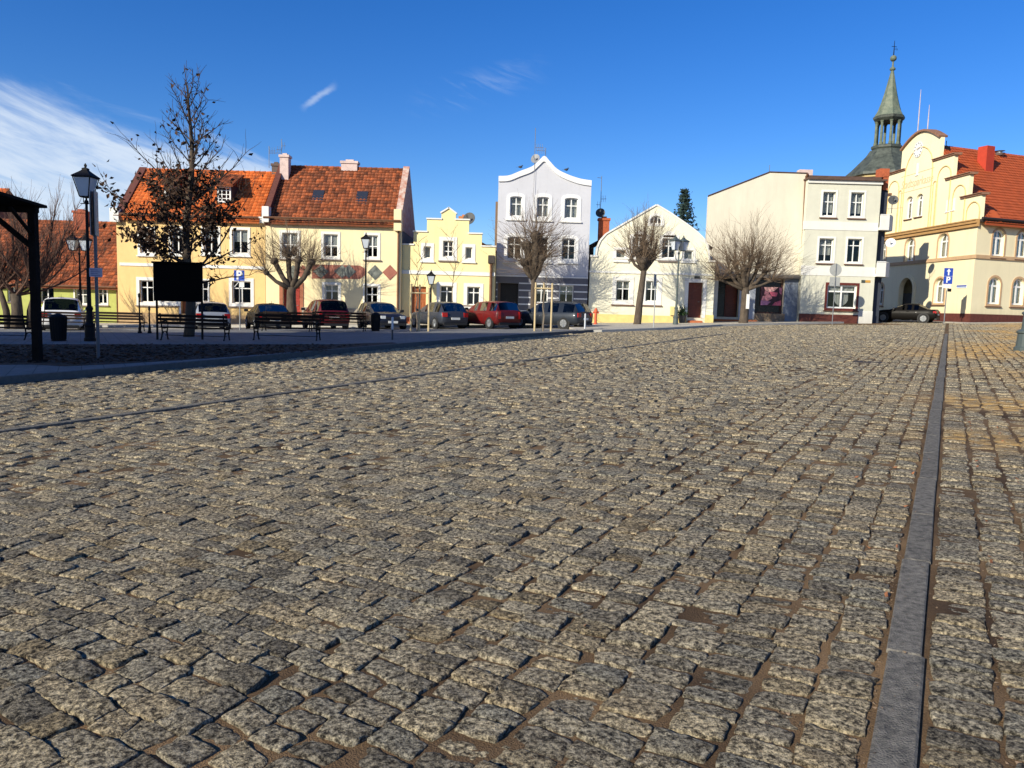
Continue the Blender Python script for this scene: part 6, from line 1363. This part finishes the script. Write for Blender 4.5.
def loose_dirt():
    ss = np.arange(-2.4, 4.2, .035); tt = np.arange(-3.2, 13, .05); S_, T_ = np.meshgrid(ss, tt); X = A0.x + S_ * NV.x + T_ * DV.x; Y = A0.y + S_ * NV.y + T_ * DV.y
    n = vnoise(X, Y, .8, 21) * .5 + vnoise(X, Y, 2.1, 22) * .3 + vnoise(X, Y, 6, 23) * .2; fine = vnoise(X, Y, 18, 24) * .0012 + vnoise(X, Y, 40, 25) * .0008
    near = np.exp(-((np.abs(S_) - .14) / .10) ** 2) * .35 + np.clip((S_ - .3) / 1.2, 0, 1) * .38 * np.clip((4.2 - S_) / .8, 0, 1)
    Z = GA * X + GB * Y - .0095 + fine + .013 * np.clip(n + near - .22, 0, .9) * np.clip((S_ + 1.6) / 1.2, 0, 1)
    Z = np.where(np.abs(S_) < .10, np.minimum(Z, GA * X + GB * Y + .004), Z)
    h, w = S_.shape; V = np.stack([X, Y, Z], -1).reshape(-1, 3); i = np.arange(h * w).reshape(h, w); F_ = np.stack([i[:-1, :-1], i[:-1, 1:], i[1:, 1:], i[1:, :-1]], -1).reshape(-1, 4)
    me = bpy.data.meshes.new('loose_dirt'); me.from_pydata(V.tolist(), [], F_.tolist()); me.polygons.foreach_set('use_smooth', [True] * len(me.polygons)); me.materials.append(SOIL); o = bpy.data.objects.new('loose_dirt', me); C.objects.link(o); tag(o, kind='stuff')
loose_dirt()
KSTRIP = mat('kerb_strip_basalt', (.075, .073, .07), .95, .0, 26, .9, 130, col2=(.27, .25, .215), rnd=.12, spec=.1)
def strip(name, s, t0, t1, hw, up=0.):
    mb = MB(); t = t0
    while t < t1:
        L = random.uniform(.95, 1.3); jx = random.gauss(0, .003); vs = []
        for z_, k in ((-.06, 0), (.006, 0), (.011, .006)):
            for (a, b) in ((-hw + k, k), (hw - k, k), (hw - k, L - .010 - k), (-hw + k, L - .010 - k)):
                S_, T_ = s + a + jx + random.gauss(0, .0015), t + b; x = A0.x + S_ * NV.x + T_ * DV.x; y = A0.y + S_ * NV.y + T_ * DV.y; vs.append((x, y, gz(x, y) + z_ + (up if z_ > 0 else 0)))
        fs = [(8, 9, 10, 11)] + [(a + i, a + (i + 1) % 4, a + 4 + (i + 1) % 4, a + 4 + i) for a in (0, 4) for i in range(4)]; mb.add(vs, fs, random.random()); t += L
    tag(mb.build(name, KSTRIP), kind='structure')
strip('kerb_strip', 0, -3.5, st(*gnd(945.4, 334))[1], HALF); strip('kerb_strip', S2, -4, st(*gnd(722, 334))[1], .068, .012)
def slab(name, poly, z0, z1, m, kind='structure'):
    n = len(poly); vs = [(x, y, gz(x, y) + z0) for x, y in poly] + [(x, y, gz(x, y) + z1) for x, y in poly]; tri = tessellate_polygon([[Vector((x, y, 0)) for x, y in poly]])
    fs = [tuple(t) for t in tri] + [tuple(i + n for i in t) for t in tri] + [(i, (i + 1) % n, n + (i + 1) % n, n + i) for i in range(n)]; mb = MB(); mb.add(vs, fs); return tag(mb.build(name, m), kind=kind)
def slabmat(name, c1, c2, mort, scale, w, h, bump=.3):
    m, nt, b = _nt(name); N, L = nt.nodes, nt.links; tc = N.new('ShaderNodeTexCoord'); br = N.new('ShaderNodeTexBrick'); br.inputs['Scale'].default_value = scale; br.inputs['Brick Width'].default_value = w; br.inputs['Row Height'].default_value = h; br.inputs['Mortar Size'].default_value = .008; br.inputs['Color1'].default_value = (*c1, 1); br.inputs['Color2'].default_value = (*c2, 1); br.inputs['Mortar'].default_value = (*mort, 1)
    mp = N.new('ShaderNodeMapping'); mp.inputs['Rotation'].default_value = (0, 0, math.atan2(DV.y, DV.x)); L.new(tc.outputs['Object'], mp.inputs[0]); L.new(mp.outputs[0], br.inputs['Vector'])
    n = N.new('ShaderNodeTexNoise'); n.inputs['Scale'].default_value = 6; n.inputs['Detail'].default_value = 7; L.new(tc.outputs['Object'], n.inputs['Vector']); mx = N.new('ShaderNodeMixRGB'); mx.blend_type = 'OVERLAY'; mx.inputs[0].default_value = .5; L.new(br.outputs[0], mx.inputs[1]); L.new(n.outputs[0], mx.inputs[2]); L.new(mx.outputs[0], b.inputs['Base Color']); b.inputs['Roughness'].default_value = .85
    bp = N.new('ShaderNodeBump'); bp.inputs['Strength'].default_value = bump; L.new(br.outputs[1], bp.inputs['Height']); bp.invert = True; L.new(bp.outputs[0], b.inputs['Normal']); return m
PAVE = slabmat('paving_slabs', (.14, .14, .138), (.17, .17, .165), (.06, .06, .055), 1, .8, .4); PAVEL = slabmat('sidewalk_slabs', (.42, .38, .31), (.48, .44, .36), (.2, .18, .15), 1, .5, .5); KST = mat('kerb_granite', (.10, .10, .10), .8, .2, 12, .4, 60)
isl = KERB + [(-60, KERB[-1][1] + .6), (-60, -8)]
def inset_line(pts, d):
    out = []
    for i, p in enumerate(pts):
        a = Vector(pts[max(0, i - 1)]); b = Vector(pts[min(len(pts) - 1, i + 1)]); t = (b - a).normalized(); out.append((p[0] - t.y * d, p[1] + t.x * d))
    return out
ki = inset_line(KERB, .16)
slab('park_kerb', KERB + list(reversed(ki)), -.2, .125, KST)
slab('park_paving', inset_line(KERB, .163) + [(-60, KERB[-1][1] + .6), (-60, -8)], -.1, .10, PAVE)
BED = [gnd(*p, .1) for p in ((-90, 344), (60, 344.5), (200, 344.5), (330, 344.5), (392, 342.5), (398, 343.6), (330, 349), (200, 359), (130, 363.2), (66, 366.3), (30, 364.5), (-90, 365.5))]
slab('planting_bed', BED, .06, .108, M_('bed_earth', (.030, .018, .012), .98, .0, 6, .9, 25, col2=(.075, .045, .028)))
def bedclods():
    mb = MB()
    from mathutils.geometry import intersect_point_tri_2d
    for i in range(5200):
        px, py = random.uniform(-40, 395), random.uniform(345, 365); 
        if px > 60 and py > 366.3 - (px - 66) * .0525 - .6: continue
        if px < 66 and py > 363.5: continue
        if px > 330 and py > 349 - (px - 330) * .08 - .6: continue
        x, y = gnd(px, py, .1); s = random.uniform(.02, .06); z = gz(x, y) + .105; p = [Vector((x + random.gauss(0, s), y + random.gauss(0, s), z + random.uniform(0, s))) for _ in range(4)]
        mb.add(p, [(0, 1, 2), (0, 2, 3), (0, 3, 1), (1, 3, 2)], random.random())
    tag(mb.build('bed_litter', M_('bed_litter', (.07, .035, .02), .95, .5, 3, rnd=.7), fixn=False), kind='stuff')
bedclods()
# lane with the parked cars and the pavement in front of the houses
lane = [(-60, KERB[-1][1] + .62), (KERB[-1][0] + .05, KERB[-1][1] + .02), (SWALK[0][0], SWALK[0][1]), (SWALK[0][0], 45.2), (-60, 45.2)]
slab('parking_lane', [(x, y) for x, y in lane], -.05, .004, slabmat('lane_setts', (.30, .28, .25), (.36, .34, .30), (.12, .1, .08), 1, .2, .12))
sw = SWALK[:-1]; poly = sw + [(sw[-1][0], 62), (-60, 62), (-60, 45.2), (SWALK[0][0], 45.2)]
slab('pavement', poly, -.2, .12, PAVEL)
ko = inset_line(sw, -.14); slab('pavement_kerb', sw + list(reversed(ko)), -.2, .118, M_('kerb_pale', (.45, .43, .38), .8, .1, 8))
slab('pavement_kerb', [(-60, 45.06), (SWALK[0][0] - .003, 45.06), (SWALK[0][0] - .003, 45.197), (-60, 45.197)], -.2, .118, M_('kerb_pale', (.45, .43, .38)))
cn = at(969.5, 321, YC); slab('town_hall_pavement', [(cn.x + .06, cn.y - .1), (cn.x - 1.2, cn.y - 1.3), (cn.x - 1.2 - .14 * 20, cn.y + 18), (cn.x + .06 - .14 * 20, cn.y + 18)], -.2, .05, PAVEL)
wx, wy = .968, .251
slab('town_hall_pavement', [(cn.x + .06, cn.y - .12), (cn.x + wx * 30, cn.y + wy * 30 - .12), (cn.x + wx * 30 + .6, cn.y + wy * 30 - 1.7), (cn.x - 1.19, cn.y - 1.31)], -.2, .052, PAVEL)
slab('road', [(cn.x - 1.2, cn.y - 1.35), (cn.x + wx * 30 + .6, cn.y + wy * 30 - 1.75), (cn.x + 32, cn.y + 2), (cn.x + 6, cn.y - 3.9)], -.1, -.004, M_('asphalt', (.10, .095, .09), .9, .2, 6, .3, 60))
slab('side_street', [(SWALK[-2][0] + .05, SWALK[-2][1] + 1.5), (cn.x - 1.25, cn.y - 1.3), (cn.x - 4, cn.y + 18), (SWALK[-2][0] + .05, cn.y + 18)], -.1, -.005, M_('asphalt', (.10, .095, .09)))
def cover():
    x, y = gnd(869, 362.6); r = empty('drain_cover', (x, y, gz(x, y)), math.atan2(DV.y, DV.x), 'dark iron drain cover set in the cobbles, left of the long kerb strip', 'drain cover'); w = MB(); w.lathe([(.36, -.02), (.36, .017), (.33, .02), (.33, .014), (.001, .014)], 28); w.build('frame', M_('iron_rusty', (.045, .035, .03), .7, .3, 20), r); w = MB()
    for k in range(7): w.box(-.26 + .02 * abs(k - 3), .26 - .02 * abs(k - 3), -.27 + k * .088, -.235 + k * .088, .0142, .021)
    w.build('ribs', M_('iron_rusty', (.045, .035, .03)), r)
cover()
def leaves():
    mb = MB()
    for i in range(46):
        s = random.choice([-.11, -.25, -.5, .35, .36, .62, random.uniform(-1.6, 1.2)]); t = random.uniform(-.8, 9) ; x = A0.x + s * NV.x + t * DV.x; y = A0.y + s * NV.y + t * DV.y; z = gz(x, y) + .010; q = Vector((x, y, z)); a = Vector((random.gauss(0, 1), random.gauss(0, 1), .15)).normalized() * random.uniform(.010, .022); b = Vector((-a.y, a.x, .0)) * .45 + Vector((0, 0, .006))
        mb.add([q - a, q - b * 1, q + a * 1.0 + Vector((0, 0, .008)), q + b], [(0, 1, 2), (0, 2, 3)], random.random())
    tag(mb.build('fallen_leaves', M_('leaf_rust', (.30, .12, .05), .8, .3, 5, rnd=.5), fixn=False), kind='stuff')
leaves()
# ------------------------------------------------------------------ unseen building, added and shaped so its shade covers the park
def shade_building():
    P = [(-41.7, -21.8), (-26.1, 5.2), (-29.5, 5.0), (-75, 5.6), (-84, -14)]; H = 20.5
    r = empty('unseen_shade_building', (P[1][0], P[1][1], gz(P[1][0], P[1][1])), 0, 'unseen tall building added left of the view to shade the park', 'building')
    o = Vector((r.location.x, r.location.y)); w = MB(); w.flat([(p[0] - o.x, p[1] - o.y) for p in P], -1, H); w.build('wall', PL6, r)
    w = MB(); cx = sum(p[0] for p in P) / 5 - o.x; cy = sum(p[1] for p in P) / 5 - o.y; vs = [(p[0] - o.x, p[1] - o.y, H + .01) for p in P] + [((p[0] - o.x) * .4 + cx * .6, (p[1] - o.y) * .4 + cy * .6, H + 1.2) for p in P]; w.add(vs, [(i, (i + 1) % 5, 5 + (i + 1) % 5, 5 + i) for i in range(5)] + [(5, 6, 7, 8, 9)]); w.build('roof', TILE_OLD, r)
    a, b = Vector(P[0]) - o, Vector(P[1]) - o; d = (b - a); L = d.length; d.normalize(); n = Vector((d.y, -d.x)); ang = math.atan2(d.y, d.x)
    for fl in range(5):
        for k in range(9):
            c = a + d * (L * (k + .5) / 9); w = MB(); w.box(-.55, .55, -.06, .02, 1.6 + fl * 3.6, 3.4 + fl * 3.6); q = w.build('window', DARK, r); q.location = (c.x + n.x * .0, c.y + n.y * .0, 0); q.rotation_euler.z = ang
shade_building()
# ------------------------------------------------------------------ light, sky, camera
AZ, EL = math.radians(45.5), math.radians(25.5)
sd = bpy.data.lights.new('sun', 'SUN'); sd.energy = 4.8; sd.angle = math.radians(.5); sd.color = (1, .925, .755); so = bpy.data.objects.new('sun', sd); C.objects.link(so)
so.rotation_euler = Vector((math.sin(AZ) * math.cos(EL), math.cos(AZ) * math.cos(EL), -math.sin(EL))).to_track_quat('-Z', 'Y').to_euler()
W = bpy.data.worlds.new('World'); bpy.context.scene.world = W; W.use_nodes = True; nt = W.node_tree; N, L = nt.nodes, nt.links; bg = N['Background']
sk = N.new('ShaderNodeTexSky'); sk.sky_type = 'NISHITA'; sk.sun_disc = False; sk.sun_elevation = EL; sk.sun_rotation = math.radians(180 + 45.5); sk.altitude = 100; sk.air_density = 1.0; sk.dust_density = .2; sk.ozone_density = 6.
hs = N.new('ShaderNodeHueSaturation'); hs.inputs['Saturation'].default_value = 1.23; hs.inputs['Value'].default_value = 1.; hs.inputs['Hue'].default_value = .513; L.new(sk.outputs[0], hs.inputs['Color'])
tc = N.new('ShaderNodeTexCoord'); sp = N.new('ShaderNodeSeparateXYZ'); L.new(tc.outputs['Generated'], sp.inputs[0])
def mth(op, a, b=None, c=None):
    n = N.new('ShaderNodeMath'); n.operation = op
    for i, v in enumerate((a, b, c)):
        if v is None: continue
        if isinstance(v, (int, float)): n.inputs[i].default_value = v
        else: L.new(v, n.inputs[i])
    return n.outputs[0]
def mrange(v, a, b, c=0., d=1., smooth=True):
    n = N.new('ShaderNodeMapRange'); n.interpolation_type = 'SMOOTHSTEP' if smooth else 'LINEAR'; L.new(v, n.inputs[0]); n.inputs[1].default_value = a; n.inputs[2].default_value = b; n.inputs[3].default_value = c; n.inputs[4].default_value = d; return n.outputs[0]
az = mth('MULTIPLY', mth('ARCTAN2', sp.outputs[0], sp.outputs[1]), 57.2958); el = mth('MULTIPLY', mth('ARCSINE', sp.outputs[2]), 57.2958)
cv = N.new('ShaderNodeCombineXYZ'); L.new(mth('ADD', mth('MULTIPLY', az, .955), mth('MULTIPLY', el, -.30)), cv.inputs[0]); L.new(mth('ADD', mth('MULTIPLY', el, .955), mth('MULTIPLY', az, .30)), cv.inputs[1])
def cnoise(sx, sy, d=8, r=.62, off=0.):
    mp = N.new('ShaderNodeMapping'); mp.inputs['Scale'].default_value = (sx, sy, 1); mp.inputs['Location'].default_value = (off, off, 0); L.new(cv.outputs[0], mp.inputs[0]); n = N.new('ShaderNodeTexNoise'); n.inputs['Scale'].default_value = 1; n.inputs['Detail'].default_value = d; n.inputs['Roughness'].default_value = r; n.inputs['Distortion'].default_value = .6; L.new(mp.outputs[0], n.inputs[0]); return n.outputs[0]
n1 = cnoise(.10, .42); n2 = cnoise(.22, 1.1, off=5.)
line = mth('SUBTRACT', mth('SUBTRACT', 12.9, mth('MULTIPLY', mth('ADD', az, 33.6), .20)), el)      # degrees below the cloud's upper edge
line = mth('ADD', line, mth('MULTIPLY', mth('SUBTRACT', n1, .5), 4.5))
body = mth('MULTIPLY', mrange(line, -.3, 2.2), mrange(az, -12.5, -18))
body = mth('MULTIPLY', body, mrange(mth('ADD', mth('MULTIPLY', n1, .55), mth('MULTIPLY', n2, .45)), .32, .58, .35, 1.))
w_az = mth('SUBTRACT', az, -14.2); w_el = mth('SUBTRACT', el, 13.9); wu = mth('ADD', mth('MULTIPLY', w_az, .80), mth('MULTIPLY', w_el, .6)); wv = mth('SUBTRACT', mth('MULTIPLY', w_el, .80), mth('MULTIPLY', w_az, .6))
wis = mth('MULTIPLY', mth('MULTIPLY', mrange(mth('ABSOLUTE', wu), 1.7, .5), mrange(mth('ABSOLUTE', mth('ADD', wv, mth('MULTIPLY', mth('SUBTRACT', n2, .5), .9))), .34, .0)), .40)
f_az = mth('SUBTRACT', az, -3.0); f_el = mth('SUBTRACT', el, 15.2); fu = mth('ADD', mth('MULTIPLY', f_az, .95), mth('MULTIPLY', f_el, .3)); fv = mth('SUBTRACT', mth('MULTIPLY', f_el, .95), mth('MULTIPLY', f_az, .3))
fai = mth('MULTIPLY', mth('MULTIPLY', mrange(mth('ABSOLUTE', fu), 6, 1), mrange(mth('ABSOLUTE', fv), 1.6, .1)), mrange(n2, .45, .7, 0, .16))
cl = mth('MINIMUM', mth('ADD', mth('ADD', mth('MULTIPLY', body, .86), wis), fai), .92)
mx = N.new('ShaderNodeMixRGB'); L.new(cl, mx.inputs[0]); L.new(hs.outputs[0], mx.inputs[1]); mx.inputs[2].default_value = (5.0, 5.7, 6.6, 1); L.new(mx.outputs[0], bg.inputs['Color']); bg.inputs['Strength'].default_value = .110
sc = bpy.context.scene; cd = bpy.data.cameras.new('camera'); cd.sensor_width = 36; cd.lens = F / 1024 * 36; cd.clip_end = 3000; cd.clip_start = .05; co = bpy.data.objects.new('camera', cd); C.objects.link(co)
R3 = Matrix((RR, UU, -_f)).transposed(); co.matrix_world = Matrix.Translation(CAM) @ R3.to_4x4(); sc.camera = co
sc.view_settings.view_transform = 'Standard'; sc.view_settings.look = 'None'; sc.view_settings.gamma = 1; sc.view_settings.exposure = .43; sc.view_settings.use_curve_mapping = False
sc.cycles.max_bounces = 6; sc.cycles.transparent_max_bounces = 12; sc.cycles.use_denoising = True
